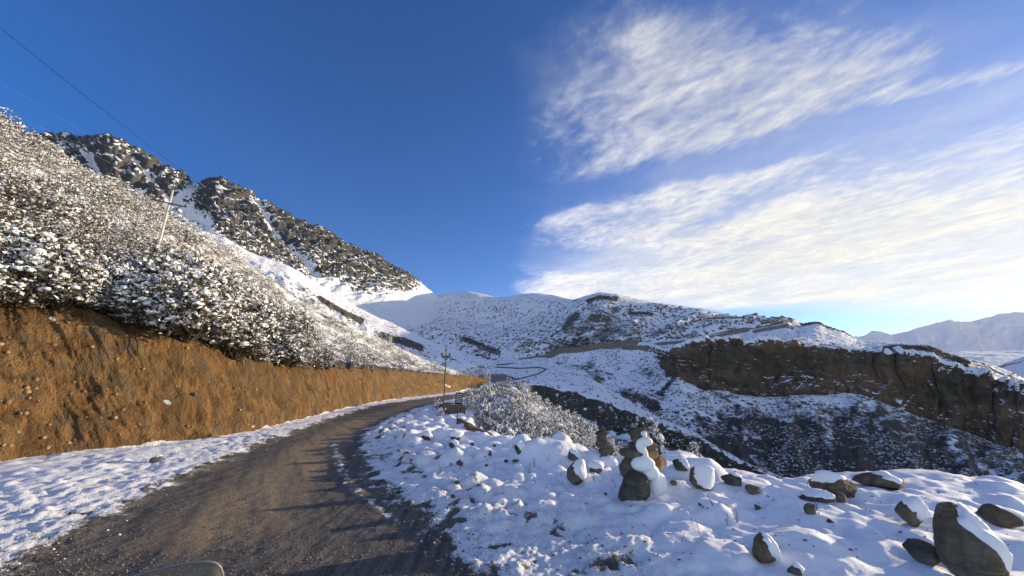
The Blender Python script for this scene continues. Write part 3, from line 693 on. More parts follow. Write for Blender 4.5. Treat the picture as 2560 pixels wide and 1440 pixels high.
def near_ground():
    na, nr = 590, 510
    az = np.linspace(R(-63), R(62), na)
    rad = np.concatenate([[0.4, 1.2], np.exp(np.linspace(math.log(2.2), math.log(48), nr-80)), np.exp(np.linspace(math.log(49), math.log(175), 78))])
    A, Rr = np.meshgrid(az, rad); X = Rr*np.sin(A); Y = Rr*np.cos(A)
    z, cover, dirt, tr, crumb, droad, dpl = ground(X, Y, True)
    Gd = np.stack([X, Y, z], -1)
    far = (Y[:-1, :-1] > 60) & (dpl[:-1, :-1] < -2.0)      # past the bend only the roadway itself is needed
    beh = dpl[:-1, :-1] < -26
    ok = ~(far | beh)
    road = (droad[:-1, :-1] > -.05) & ok
    lft = (X[:-1, :-1] < np.interp(Y[:-1, :-1], [q[1] for q in sorted(rl, key=lambda q: q[1])], [q[0] for q in sorted(rl, key=lambda q: q[1])])) & ok & ~road
    rest = ok & ~road & ~lft
    at_ = dict(snow=cover, dirt=dirt, sunlit_track=tr, crumb=crumb); V = Gd.reshape(-1, 3)
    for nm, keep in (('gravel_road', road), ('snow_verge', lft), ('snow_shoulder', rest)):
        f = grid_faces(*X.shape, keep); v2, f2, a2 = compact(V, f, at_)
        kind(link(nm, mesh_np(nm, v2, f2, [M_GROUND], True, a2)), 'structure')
near_ground()
def hit(px, py, dz=0.0):
    """where the ray through a photo pixel meets the near ground"""
    d = ray(px, py); t = np.linspace(2.5, 60, 900) if py > 1000 else np.linspace(8, 170, 1500)
    P = CAM+d[None]*t[:, None]; g = ground(P[:, 0], P[:, 1])+dz
    k = np.nonzero(P[:, 2] < g)[0]
    return P[k[0]] if len(k) else on_plane(px, py)

# ------------------------------------------------------------------ cut bank and hillside on the left
TOPPX = [(-700, 690), (-400, 730), (0, 768), (60, 758), (120, 765), (250, 792), (340, 812), (400, 832), (470, 850), (520, 862), (570, 884), (660, 906), (690, 914), (780, 925), (860, 921), (960, 925), (1060, 932), (1130, 938), (1195, 943), (1215, 952), (1240, 960)]
def bank():
    px = np.linspace(-700, 1222, 900)
    bp = np.array(BANK_BASE); base = on_plane(px, np.interp(px, bp[:, 0], bp[:, 1]))
    ker = np.exp(-(np.arange(-90, 91)/38.)**2); ker /= ker.sum()
    for c in (0, 1): base[:, c] = np.convolve(np.pad(base[:, c], 90, 'edge'), ker, 'valid')
    for c in (0, 1): base[-120:, c] = np.interp(np.arange(120), [0, 119], [base[-120, c], base[-30, c]])
    tp = np.array(TOPPX); ty = np.interp(px, tp[:, 0], tp[:, 1])
    Yb = base[:, 1]; top = at(px, ty, Yb*1.045+.75)
    foot = base.copy(); foot[:, 2] -= .5; foot[:, :2] *= (1-.5/np.linalg.norm(base[:, :2], axis=1))[:, None]
    mid = .5*base+.5*top; mid[:, :2] *= .992
    turf = top.copy(); turf[:, :2] *= (1+.9/np.linalg.norm(top[:, :2], axis=1))[:, None]; turf[:, 2] += .12
    G = catmull(np.stack([foot, base, mid, top, turf]), 80, [0, .1, .5, .93, 1])
    v = np.linspace(0, 1, 80)[:, None]+np.zeros((1, 900))
    N = facing(grid_normals(G), G)
    arc = np.concatenate([[0], np.cumsum(np.linalg.norm(np.diff(base, axis=0), axis=1))]); s = arc[None]+0*v; tt = v*4
    e = sst(v, .02, .2)*sst(v, 1.0, .9)
    n = fbm(np.stack([(s+tt*.5)/1.1, tt/3.5, 0*s], -1), 5, ridged=True)*.17+fbm(np.stack([s/2.2, tt/1.8, 0*s+3], -1), 4)*.42+fbm(np.stack([(s+tt*.5)/.28, tt/.7, 0*s+6], -1), 4, gain=.65)*.13
    G = G+N*(n*e)[..., None]
    lip = fbm(np.stack([s/1.3, 0*s, 0*s+9], -1), 5, gain=.65)
    G[..., 2] += (lip*.42*sst(v, .6, .95))
    snow = sst(v+lip*.05, .95, .99)*sst(np.array(px)[None]+0*v, 380, 760)*(.75+fbm(np.stack([s/2.2, tt, 0*s+24], -1), 3)*1.2)+sst(v+fbm(np.stack([s/1.1, tt/.8, 0*s+14], -1), 3)*.04, .135, .10)*.9
    px_i, py_i = project(G)
    for q, w in (((412, 1003), 7), ((238, 1097), 6), ((128, 795), 8), ((1113, 962), 5), ((622, 1062), 5)):
        snow = np.maximum(snow, np.exp(-(pdist(px_i, py_i, [q, (q[0]+12, q[1]+5)])/(w*.8))**2)*(.62+fbm(G/.25, 3)*.9))
    hum = sst(v+lip*.06, .84, .95)*sst(np.array(px)[None]+0*v, 1150, 500)*.9
    terrain('earth_bank', G, M_BANK, snow, hum)
    PATCH['bank_top'] = G[-6]; PATCH['bank_px'] = px
    return top
bank_top = bank()
HSKY = [(-700, -60, 22), (-400, 110, 26), (-200, 200, 30), (0, 318, 35), (60, 352, 37), (150, 402, 40), (230, 446, 43), (330, 492, 48), (430, 541, 53), (503, 584, 58), (560, 620, 63), (620, 665, 68), (693, 710, 76), (737, 750, 80), (793, 772, 86), (877, 814, 95), (960, 856, 105), (1077, 908, 117), (1140, 930, 122), (1200, 950, 127), (1222, 960, 150)]
def hillside():
    px = np.linspace(-700, 1222, 360)
    tp = PATCH['bank_top']; tpx = PATCH['bank_px']
    top = np.stack([np.interp(px, tpx, tp[:, k]) for k in range(3)], -1)
    H = row(HSKY, px); sky = at(H[:, 0], H[:, 1], H[:, 2])
    back = at(H[:, 0], H[:, 1]+30, H[:, 2]*1.35)
    mid = .52*top+.48*sky; mid[:, 2] -= .03*np.linalg.norm(sky-top, axis=1)*.6
    G = catmull(np.stack([top, mid, sky, back]), 120, [0, .45, .85, 1])
    G[..., 2] += (fbm(G/7, 4)*.55+fbm(G/1.6, 3)*.12)*sst(np.linspace(0, 1, 120), 0, .08)[:, None]
    v = np.linspace(0, 1, 120)[:, None]+0*G[..., 0]
    terrain('hillside', G, M_HILL, .56+fbm(G/3.5, 4)*.5+.3*sst(v, .7, .85)-.45*np.exp(-((v-.03)/.03)**2))
hillside()

def bush_spur():
    top = [(1085, 1008, 31), (1110, 1002, 32), (1150, 996, 34), (1200, 990, 36), (1250, 980, 38), (1290, 967, 38), (1312, 980, 38), (1350, 1008, 36), (1420, 1054, 33), (1500, 1104, 29), (1560, 1155, 26), (1640, 1230, 23), (1700, 1280, 21)]
    low = [(1085, 1050, 20), (1110, 1060, 20), (1150, 1085, 19), (1200, 1125, 18), (1300, 1150, 17.2), (1400, 1165, 16.6), (1500, 1195, 16), (1560, 1215, 15.6), (1640, 1260, 15), (1700, 1300, 15)]
    back = [(p, y+40, Y*1.3) for p, y, Y in top]; foot = [(p, y+90, Y*.92) for p, y, Y in low]
    G, PX, v = loft([back, top, low, foot], 1085, 1700, 180, 80, [0, .2, .8, 1])
    G[..., 2] += fbm(G/3, 4)*.25-.15
    px_i, py_i = project(G)
    bare = sst(sdist(px_i, py_i, [(1270, 972), (1282, 976), (1300, 1004), (1290, 1006)])+fbm(G/.8, 3)*4, -4, 3)
    bare = np.maximum(bare, sst(sdist(px_i, py_i, DIRT_SPOTS[1])+fbm(G/.8, 3)*5, -5, 4))
    terrain('thicket_slope', G, M_HILL, .62+fbm(G/2, 4)*.6-bare*1.2)
bush_spur()

# ------------------------------------------------------------------ rocks and snow caps
_ico = {}
def ico(sub):
    if sub not in _ico:
        bm = bmesh.new(); bmesh.ops.create_icosphere(bm, subdivisions=sub, radius=1.0)
        _ico[sub] = (np.array([v.co[:] for v in bm.verts]), np.array([[v.index for v in f.verts] for f in bm.faces])); bm.free()
    return _ico[sub]
def rock_radius(d, seed, cuts=9, rough=.10, hard=.80):
    r = np.random.RandomState(seed); cuts = cuts*2 if cuts > 3 else cuts; hard = hard-.12 if cuts > 3 else hard
    rad = np.full(len(d), 1.22)
    for _ in range(cuts):                      # planar breaks
        n = r.normal(size=3); n /= np.linalg.norm(n); h = r.uniform(hard, .93)
        c = d@n; rad = np.where(c > .05, np.minimum(rad, h/np.maximum(c, .05)), rad)
    rad = rad*(1+rough*fbm(d*1.7+seed*3.1, 5)+.035*fbm(d*5+seed, 3, ridged=True))
    return rad/np.abs(d*rad[:, None]).max(0).mean()
def rock_mesh(name, seed, size, mat, cuts=9, rough=.10, sub=4, hard=.80):
    v, f = ico(sub); r = rock_radius(v, seed, cuts, rough, hard)
    return mesh_np(name, v*r[:, None]*np.asarray(size)*.5, f, [mat], mat is M_SNOW)
def cap_mesh(name, seed, size, cdir, c0, thick, cuts=9, rough=.10, hard=.80, sub=4):
    """a pillow of snow lying on the rock of the same seed, on the side cdir"""
    v, f = ico(sub); r = rock_radius(v, seed, cuts, rough, hard)
    n = np.asarray(cdir, float); n /= np.linalg.norm(n)
    w = v@n+fbm(v*2.1+seed, 4)*.42
    k = sst(w, c0, c0+.38)*(.7+.5*fbm(v*1.4+seed+5, 2))
    k = k*(1+.22*fbm(v*5+seed, 3)); s = np.asarray(size)*.5; out = v*(r*(0.93+.07*k))[:, None]*s+v*(k*thick)[:, None]+np.array([0, 0, 1])*(k*thick*.35)[:, None]
    return mesh_np(name, out, f, [M_SNOW], True)
M_ST = [mat_stone('stone_grey', (0.080, 0.070, 0.057), (0.160, 0.140, 0.112), (0.115, 0.098, 0.078)),
        mat_stone('stone_olive', (0.085, 0.073, 0.053), (0.165, 0.143, 0.103), (0.122, 0.106, 0.076)),
        mat_stone('stone_dark', (0.040, 0.036, 0.032), (0.112, 0.100, 0.084), (0.074, 0.066, 0.056), 7.0, .35),
        mat_stone('stone_ochre', (0.15, 0.095, 0.045), (0.30, 0.205, 0.105), (0.21, 0.135, 0.065)),
        mat_stone('stone_brown', (0.085, 0.064, 0.042), (0.190, 0.142, 0.090), (0.128, 0.096, 0.060))]

def join(parts):
    V, Fc, o = [], [], 0
    for v, f in parts: V.append(v); Fc.append(f+o); o += len(v)
    return np.concatenate(V), np.concatenate(Fc)
def px_size(Yt, w, h): return w/F*Yt, h/F*Yt
def boulder(box, label, mat=0, seed=1, cap=None, depth=1.0, cuts=9, rough=.1, tilt=(0, 0, 0), sink=.12, name='boulder', cat='rock', Y=None, hard=.8, group=None):
    """box = photo pixels x0,y0,x1,y1 of the bare rock; it stands where the ray through its foot meets the snow"""
    x0, y0, x1, y1 = box; cx = (x0+x1)/2
    foot = hit(cx, y1-.12*(y1-y0)) if Y is None else at(cx, y1, Y)
    t = (foot-CAM)[1]/ray(cx, y1)[1]
    w, h = px_size(t, x1-x0, y1-y0); Yc = foot[1]+.3*w*depth; h = float(at(cx, y0, Yc)[2]-at(cx, y1, Yc)[2])*(1+sink); az = math.atan2(foot[0], foot[1]); w *= math.cos(az); d = w*depth
    o = link(name, None, loc=foot, rot=(0, 0, -az)); tag(o, label, cat, group)
    size = np.array([w, d, h])*1.06
    sub = 4 if x1-x0 > 60 else 3
    me = rock_mesh('stone', seed, size, M_ST[mat], cuts, rough, sub, hard)
    s = link('stone', me, o, (0, 0, h*(.5-sink)), tilt)
    if cap:
        cdir, c0, th = cap
        link('snow_cap', cap_mesh('snow_cap', seed, size, cdir, c0, th*max(w, .12), cuts, rough, hard, sub), o, (0, 0, h*(.5-sink)), tilt)
    return o
B = boulder
B((1412, 1158, 1466, 1216), 'dark upright rock with a tongue of snow, left of the big cairn', 1, 3, ((.7, -.3, .5), .38, .12), .8, 6, .06)
B((1478, 1164, 1510, 1186), 'squat brown rock under a thick snow cap, between the slim cairn and the big cairn', 4, 5, ((0, .2, 1), .15, .30), .9)
B((1722, 1176, 1796, 1230), 'broad grey slab half buried in snow, right of the big cairn', 0, 8, ((.35, -.6, .35), .22, .08), .7, 8, .07)
B((1804, 1186, 1862, 1214), 'dark angular rock on the rim, right of the half buried slab', 2, 12, ((.4, .5, .8), .45, .10), .8)
B((1682, 1154, 1722, 1178), 'dark leaning stone in snow before the small fir', 2, 14, ((.8, .2, .4), .3, .16), .8)
B((1866, 1214, 1906, 1238), 'rounded olive stone on the snow slope below the dark angular rock', 1, 17, None, .8, 5, .06)
B((1676, 1200, 1694, 1216), 'small brown stone in the snow between cairn and slab', 4, 19, None, .8)
B((1886, 1262, 1904, 1277), 'small pale brown stone alone on the smooth snow', 4, 20, None, .8)
B((2012, 1262, 2048, 1288), 'oblong olive stone slanting out of the smooth snow', 1, 23, None, .8, 5, .05, (0, R(-35), 0))
B((2066, 1300, 2090, 1316), 'small dark stone peeping out beside a snow mound', 2, 24, None, .8)
B((2002, 1232, 2092, 1258), 'flat dark ledge of rock showing through thin snow', 2, 26, ((-.1, -.1, 1), .25, .06), .8, 10, .12)
B((2088, 1232, 2122, 1260), 'small pointed olive rock at the end of the flat ledge', 1, 27, None, .9, 6)
B((2014, 1192, 2156, 1244), 'long low boulder with snow along its top at the rim', 4, 31, ((-.3, 0, 1), .42, .06), .8, 10, .12)
B((2120, 1188, 2272, 1222), 'second long low boulder behind, mostly bare of snow', 4, 33, ((.6, -.1, .7), .60, .06), .7, 10, .12)
B((2236, 1250, 2330, 1322), 'angular olive block with snow piled on its right side', 1, 36, ((.75, -.1, .6), .25, .12), .8, 7, .06, hard=.72)
B((2428, 1266, 2566, 1316), 'low flat grey-brown rock at the right edge of the snow', 4, 39, ((.1, .5, 1), .80, .03), .6, 7, .08)
B((2350, 1290, 2522, 1470), 'largest smooth boulder, a long snow cushion on its right shoulder', 1, 42, ((.80, .05, .60), .46, .14), .9, 5, .06, hard=.96)
B((2268, 1360, 2362, 1420), 'dark flat stone at the left foot of the largest boulder', 2, 45, None, .8, 7, .08)
B((1884, 1344, 1954, 1416), 'jagged ochre-brown rock with snow drift on its right', 4, 48, ((.85, .0, .5), .30, .14), .8, 11, .10, hard=.68)
B((1974, 1412, 2014, 1452), 'grey stone at the bottom edge before the snow drift', 0, 51, ((.5, .3, .8), .3, .2), .8)
B((1415, 1132, 1450, 1154), 'pair-like dark stone leaning on the rim left of the slim cairn', 1, 53, ((.2, .5, .9), .3, .15), .8, 7, .08, (0, R(25), 0))
B((1286, 1108, 1310, 1138), 'dark wedge of rock under a rounded snow hood on the rim', 2, 55, ((.7, .1, .7), .0, .35), .8)
B((1122, 1086, 1150, 1102), 'dark stone with a white snow dome beside the bare soil slope', 2, 57, ((.1, .3, 1), .0, .4), .9)
B((1138, 1078, 1150, 1094), 'upright orange stone at the top of the bare soil slope', 3, 58, None, .8)
B((1052, 1088, 1078, 1102), 'black stone with snow on its back left of the bare soil slope', 2, 59, ((.6, .4, .7), .1, .35), .9)
B((1122, 1104, 1142, 1122), 'black notched stone on the rim under the soil slope', 2, 60, ((.7, .2, .7), .1, .3), .9)
B((1220, 1128, 1230, 1146), 'thin olive sliver of stone standing in the snow', 1, 61, None, .7)
B((1140, 1152, 1158, 1166), 'olive tip of a stone in the middle of the snow shoulder', 1, 62, None, .8)
B((1278, 1148, 1298, 1158), 'flat olive stone just left of the big snow mound', 1, 63, None, .8)
B((1258, 1150, 1272, 1158), 'tiny flat stone left of another flat olive stone', 2, 64, None, .8)
B((372, 1142, 402, 1158), 'grey stone lying on the snow verge at the foot of the bank', 0, 65, ((0, .3, 1), .4, .1), .9)
B((478, 1022, 502, 1052), 'orange-brown stone stuck in the lower bank', 3, 66, None, .8, Y=None)
# small dark stones scattered in the snow
g = 'small dark stones poking out of the snow shoulder'
for i in range(18):
    while True:
        px, py = rs.uniform(960, 1560), rs.uniform(1050, 1300)
        if i > 12: px, py = rs.uniform(1700, 2350), rs.uniform(1240, 1430)
        p = on_plane(px, py)
        if sdist(np.array(p[0]), np.array(p[1]), ROADPOLY) < -.8 and sdist(np.array(p[0]), np.array(p[1]), PLATEAU) > .2: break
    s = rs.uniform(3, 6)
    B((px-s, py-s*rs.uniform(.7, 1.5), px+s, py+3), 'small dark stone poking out of the snow', rs.choice([0, 1, 2]), 100+i, None, .8, 6, .1, (rs.uniform(-.4, .4), rs.uniform(-.6, .6), 0), .25, 'stone', 'stone', group=g)

def stack_piece(parent, base, box, mat, seed, Y, dy=0.0, depth=.8, cuts=6, rough=.06, tilt=(0, 0, 0), name='stone', hard=.85, sub=3):
    x0, y0, x1, y1 = box; c = at((x0+x1)/2, (y0+y1)/2, Y+dy); t = (Y+dy)/ray((x0+x1)/2, (y0+y1)/2)[1]
    w, h = px_size(t, x1-x0, y1-y0); size = np.array([w, w*depth, h])*1.2
    m = M_SNOW if mat == 'snow' else M_ST[mat]
    return link(name, rock_mesh(name, seed, size, m, cuts, rough, sub, hard), parent, c-base, tilt)
def cairns():
    p = hit(1590, 1250); Y = p[1]+.12
    o = link('stone_cairn', None, loc=p); tag(o, 'big cairn of stacked stones plastered with snow on the right side', 'cairn')
    S = lambda *a, **k: stack_piece(o, p, *a, Y=Y, **k)
    S((1549, 1176, 1628, 1258), 2, 201, cuts=9, rough=.12, hard=.75, depth=.9)
    S((1550, 1143, 1600, 1196), 1, 202, cuts=7, tilt=(0, R(-20), 0), dy=.06)
    S((1554, 1119, 1603, 1143), 1, 203, cuts=6, depth=.9, dy=.05)
    S((1576, 1101, 1606, 1121), 2, 204, dy=.10, depth=.9)
    S((1577, 1076, 1622, 1106), 1, 205, tilt=(0, R(-14), 0), dy=.10, cuts=5)
    S((1606, 1108, 1641, 1124), 0, 206, dy=.16)
    S((1603, 1120, 1640, 1146), 3, 207, dy=.18, depth=.9)
    S((1622, 1144, 1662, 1178), 3, 208, dy=.26, depth=.9)
    S((1590, 1140, 1640, 1190), 1, 209, dy=.22, depth=.9)
    S((1603, 1080, 1618, 1099), 4, 210, dy=.06)
    # snow plastered over the front right
    snow = []
    def blob(box, seed, dy, depth=.8, tilt=(0, 0, 0)):
        x0, y0, x1, y1 = box; c = at((x0+x1)/2, (y0+y1)/2, Y+dy); t = (Y+dy)/ray((x0+x1)/2, (y0+y1)/2)[1]
        w, h = px_size(t, x1-x0, y1-y0); v, f = ico(3)
        snow.append((v*(1+.14*fbm(v*1.5+seed, 3))[:, None]*np.array([w, w*depth, h])*.47+(c-p), f))
    blob((1600, 1077, 1619, 1092), 301, .02, .9); blob((1594, 1092, 1634, 1116), 302, -.05, .55)
    blob((1588, 1096, 1616, 1134), 303, -.04, .55); blob((1600, 1120, 1622, 1150), 304, -.03, .6)
    blob((1574, 1140, 1640, 1180), 305, -.05, .55); blob((1600, 1160, 1650, 1200), 306, -.02, .6)
    blob((1616, 1178, 1670, 1240), 307, .10, .8); blob((1556, 1140, 1566, 1156), 308, .12, .8)
    so_ = link('snow', mesh_np('snow', *join(snow), [M_SNOW]), o)
    md = so_.modifiers.new('melt', 'REMESH'); md.mode = 'VOXEL'; md.voxel_size = .014; md.use_smooth_shade = True
    ms = so_.modifiers.new('soft', 'SMOOTH'); ms.iterations = 9; ms.factor = .6
    p2 = hit(1508, 1158); Y2 = p2[1]+.1
    o2 = link('stone_cairn', None, loc=p2); tag(o2, 'slim cairn, a leaning pile of flat stones at the rim', 'cairn')
    for k, (b, m, tl) in enumerate((((1494, 1136, 1530, 1160), 4, 6), ((1498, 1120, 1532, 1140), 4, -5), ((1491, 1108, 1527, 1124), 1, 4), ((1490, 1099, 1519, 1110), 0, -6), ((1493, 1086, 1518, 1101), 1, -8), ((1491, 1076, 1517, 1090), 2, -12), ((1497, 1068, 1514, 1078), 2, 8))):
        stack_piece(o2, p2, b, m, 230+k, Y2, .02*k, .85, 6, .07, (0, R(tl), 0))
    stack_piece(o2, p2, (1498, 1142, 1540, 1172), 'snow', 331, Y2, -.06, .8, 0, .1, name='snow')
cairns()

# ------------------------------------------------------------------ shrubs
M_LEAF = mat_plain('shrub_twig', (0.062, 0.051, 0.034), .85, .5, 3.0)
M_LEAFG = mat_plain('shrub_leaf', (0.062, 0.062, 0.040), .8, .5, 3.0)
M_WOOD = mat_plain('shrub_wood', (0.070, 0.052, 0.036), .9, .3)
def tube(pts, rad, n=5):
    """tapered tube through points -> verts, quads"""
    pts = np.asarray(pts, float); rad = np.asarray(rad, float)
    V, Fc = [], []
    for i in range(len(pts)):
        t = pts[min(i+1, len(pts)-1)]-pts[max(i-1, 0)]; t /= np.linalg.norm(t)+1e-9
        a = np.cross(t, [0.3, 0.2, 1.0] if abs(t[2]) < .9 else [1.0, 0, 0]); a /= np.linalg.norm(a)+1e-9; b = np.cross(t, a)
        for k in range(n):
            w = 2*math.pi*k/n; V.append(pts[i]+rad[i]*(math.cos(w)*a+math.sin(w)*b))
    for i in range(len(pts)-1):
        for k in range(n): Fc.append((i*n+k, i*n+(k+1) % n, (i+1)*n+(k+1) % n, (i+1)*n+k))
    return np.array(V), np.array(Fc)
def shrub_arrays(seed, style, n, leaves, sub, load=.66):
    """returns (stems, leaves, snow) arrays of a shrub about 1 m wide and tall standing on the origin"""
    r = np.random.RandomState(seed); stems, lv, sn = [], [], []
    iv, if_ = ico(sub)
    for i in range(n):
        a = r.uniform(0, 2*math.pi)
        if style == 'round':
            e = math.acos(r.uniform(-.12, 1)); q = r.uniform(.55, 1.0)
            c = np.array([math.cos(a)*math.sin(e)*.62*q, math.sin(a)*math.sin(e)*.62*q, .18+.80*math.cos(e)*q])
        else:                                   # droop: tall tufts weighed down by snow
            hh = r.uniform(.1, 1.25); q = (1-hh/1.45)*r.uniform(.35, 1)
            c = np.array([math.cos(a)*.62*q, math.sin(a)*.62*q, hh])
        c += fbm((c*2.2+seed)[None], 2)[0]*.22*np.array([math.cos(a), math.sin(a), .6])
        out = np.array([math.cos(a), math.sin(a), 0])
        if i % 3 == 0: stems.append(tube([np.array([0, 0, -.15])+out*.04, c*np.array([.55, .55, .5]), c-np.array([0, 0, .03])], [.022, .014, .006], 4))
        for _ in range(leaves):
            p = c+r.normal(size=3)*np.array([.075, .075, .06])-np.array([0, 0, .03]); u = r.normal(size=3); u /= np.linalg.norm(u)
            if style != 'round': u = u*.5+out*.5+np.array([0, 0, -.6]); u /= np.linalg.norm(u)
            w = np.cross(u, r.normal(size=3)); w /= np.linalg.norm(w); L = r.uniform(.03, .075); W = L*r.uniform(.18, .36)
            lv.append((np.array([p-u*L, p+w*W, p+u*L, p-w*W]), np.array([[0, 1, 2, 3]])))
        for _ in range(int((9 if sub else 4)*load)):
            p = c+r.normal(size=3)*np.array([.07, .07, .045])+np.array([0, 0, .02]); u = r.normal(size=3); u[2] *= .4; u /= np.linalg.norm(u); w = np.cross(u, r.normal(size=3)); w /= np.linalg.norm(w); L = r.uniform(.025, .06)
            sn.append((np.array([p-u*L, p+w*L*.6, p+u*L, p-w*L*.6]), np.array([[0, 1, 2], [0, 2, 3]])))
        if r.rand() < load and fbm((c*2.6+seed*1.3)[None], 2)[0] > -.28:
            s = r.uniform(.028, .066)*(1.0 if r.rand() < .85 else 1.6)
            v = iv*(1+.32*fbm(iv*1.9+seed+i*1.7, 2)[:, None])
            if style == 'round': S = np.array([s*r.uniform(.8, 1.5), s*r.uniform(.8, 1.5), s*r.uniform(.5, .8)]); v = v*S
            else:
                v = v*np.array([s*.75, s*.75, s*r.uniform(1.1, 1.9)]); v[:, 0:2] += (-out*.45)[None, :2]*v[:, 2:3]
            sn.append((v+c+np.array([0, 0, .025]), if_))
    return join(stems), join(lv), join(sn)
def make_variants(style, k, n, leaves, sub, m_leaf):
    out = []
    for i in range(k):
        s, l, w = shrub_arrays(500+i*7+(0 if style == 'round' else 90)+n, style, n, leaves, sub, (.72, .48, .62, .36, .55)[i] if style == 'round' else .62)
        out.append((mesh_np('stems', *s, [M_WOOD]), mesh_np('twigs', *l, [m_leaf], False), mesh_np('snow_load', *w, [M_SNOW])))
    return out
V_ROUND = make_variants('round', 4, 240, 13, 1, M_LEAF)+make_variants('round', 2, 210, 14, 1, M_LEAFG)
V_DROOP = make_variants('droop', 5, 150, 11, 1, M_LEAFG)
def light_variant(style, seed, n, leaves, sub=1):
    s, l, w = shrub_arrays(seed, style, n, leaves, sub, (.7, .45, .58, .34)[seed % 4])
    lv, lf = l; wv, wf = w
    lv = lv.copy(); q = lf; mid = .5*(lv[q[:, 0]]+lv[q[:, 2]]); lv[q[:, 1]] = mid+1.7*(lv[q[:, 1]]-mid); tri = lf[:, [0, 1, 2]]
    return np.concatenate([lv, wv]), np.concatenate([tri, wf+len(lv)]), np.concatenate([np.zeros(len(tri)), np.ones(len(wf))])
def octa_swap():
    v = np.array([[1, 0, 0], [-1, 0, 0], [0, 1, 0], [0, -1, 0], [0, 0, 1], [0, 0, -1.0]]); f = np.array([[0, 2, 4], [2, 1, 4], [1, 3, 4], [3, 0, 4], [2, 0, 5], [1, 2, 5], [3, 1, 5], [0, 3, 5]])
    _ico[0] = (v, f)
octa_swap()
L_FAR = [light_variant('round', 720+i, 36, 8, 0) for i in range(4)]
L_ROUND = [light_variant('round', 700+i, 60, 9, 0) for i in range(4)]
L_DROOP = [light_variant('droop', 740+i, 36, 7, 0) for i in range(4)]

def shrub_thing(var, p, sc, rz, label, group, lean=(0, 0)):
    o = link('snowy_shrub', None, loc=p, rot=(lean[0], lean[1], rz), scale=(sc[0], sc[0], sc[1])); tag(o, label, 'shrub', group)
    for nm, me in zip(('stem', 'foliage', 'snow_load'), var): link(nm, me, o)['kind'] = 'stuff'
    return o
def merge_light(name, items, mats, label):
    V, Fc, MI, o = [], [], [], 0
    for (v, f, mi), p, sc, rz in items:
        c, s = math.cos(rz), math.sin(rz); q = v*np.array([sc[0], sc[0], sc[1]]); q = np.stack([q[:, 0]*c-q[:, 1]*s, q[:, 0]*s+q[:, 1]*c, q[:, 2]], -1)+p
        V.append(q); Fc.append(f+o); MI.append(mi); o += len(v)
    ob = link(name, mesh_np(name, np.concatenate(V), np.concatenate(Fc), mats, False, None, np.concatenate(MI)))
    kind(ob, 'stuff', label); return ob
def sample_patch(G, n, v0, v1, rnd, pxr=None, cond=None, bias=0.0):
    """places spread evenly over what the camera sees of a sheet"""
    nr, nc = G.shape[:2]; r0, r1 = int(v0*(nr-1)), int(v1*(nr-1))
    px, py = project(G)
    a = np.abs((px[1:, 1:]-px[:-1, :-1])*(py[1:, :-1]-py[:-1, 1:])-(px[1:, :-1]-px[:-1, 1:])*(py[1:, 1:]-py[:-1, :-1]))+.02
    ctr = G[:-1, :-1]; dist = np.linalg.norm(ctr-CAM, axis=-1)
    wgt = a*dist**bias
    m = np.zeros(a.shape, bool); m[r0:r1] = True
    m &= (px[:-1, :-1] > -120) & (px[:-1, :-1] < 2680)
    if pxr: m &= (px[:-1, :-1] > pxr[0]) & (px[:-1, :-1] < pxr[1])
    if cond is not None: m &= cond(px[:-1, :-1], py[:-1, :-1])
    w = np.where(m, wgt, 0).ravel(); w /= w.sum()
    idx = rnd.choice(len(w), n, p=w); i, j = np.unravel_index(idx, a.shape)
    u, t = rnd.rand(n)[:, None], rnd.rand(n)[:, None]
    return (G[i, j]*(1-u)*(1-t)+G[i+1, j]*u*(1-t)+G[i, j+1]*(1-u)*t+G[i+1, j+1]*u*t)

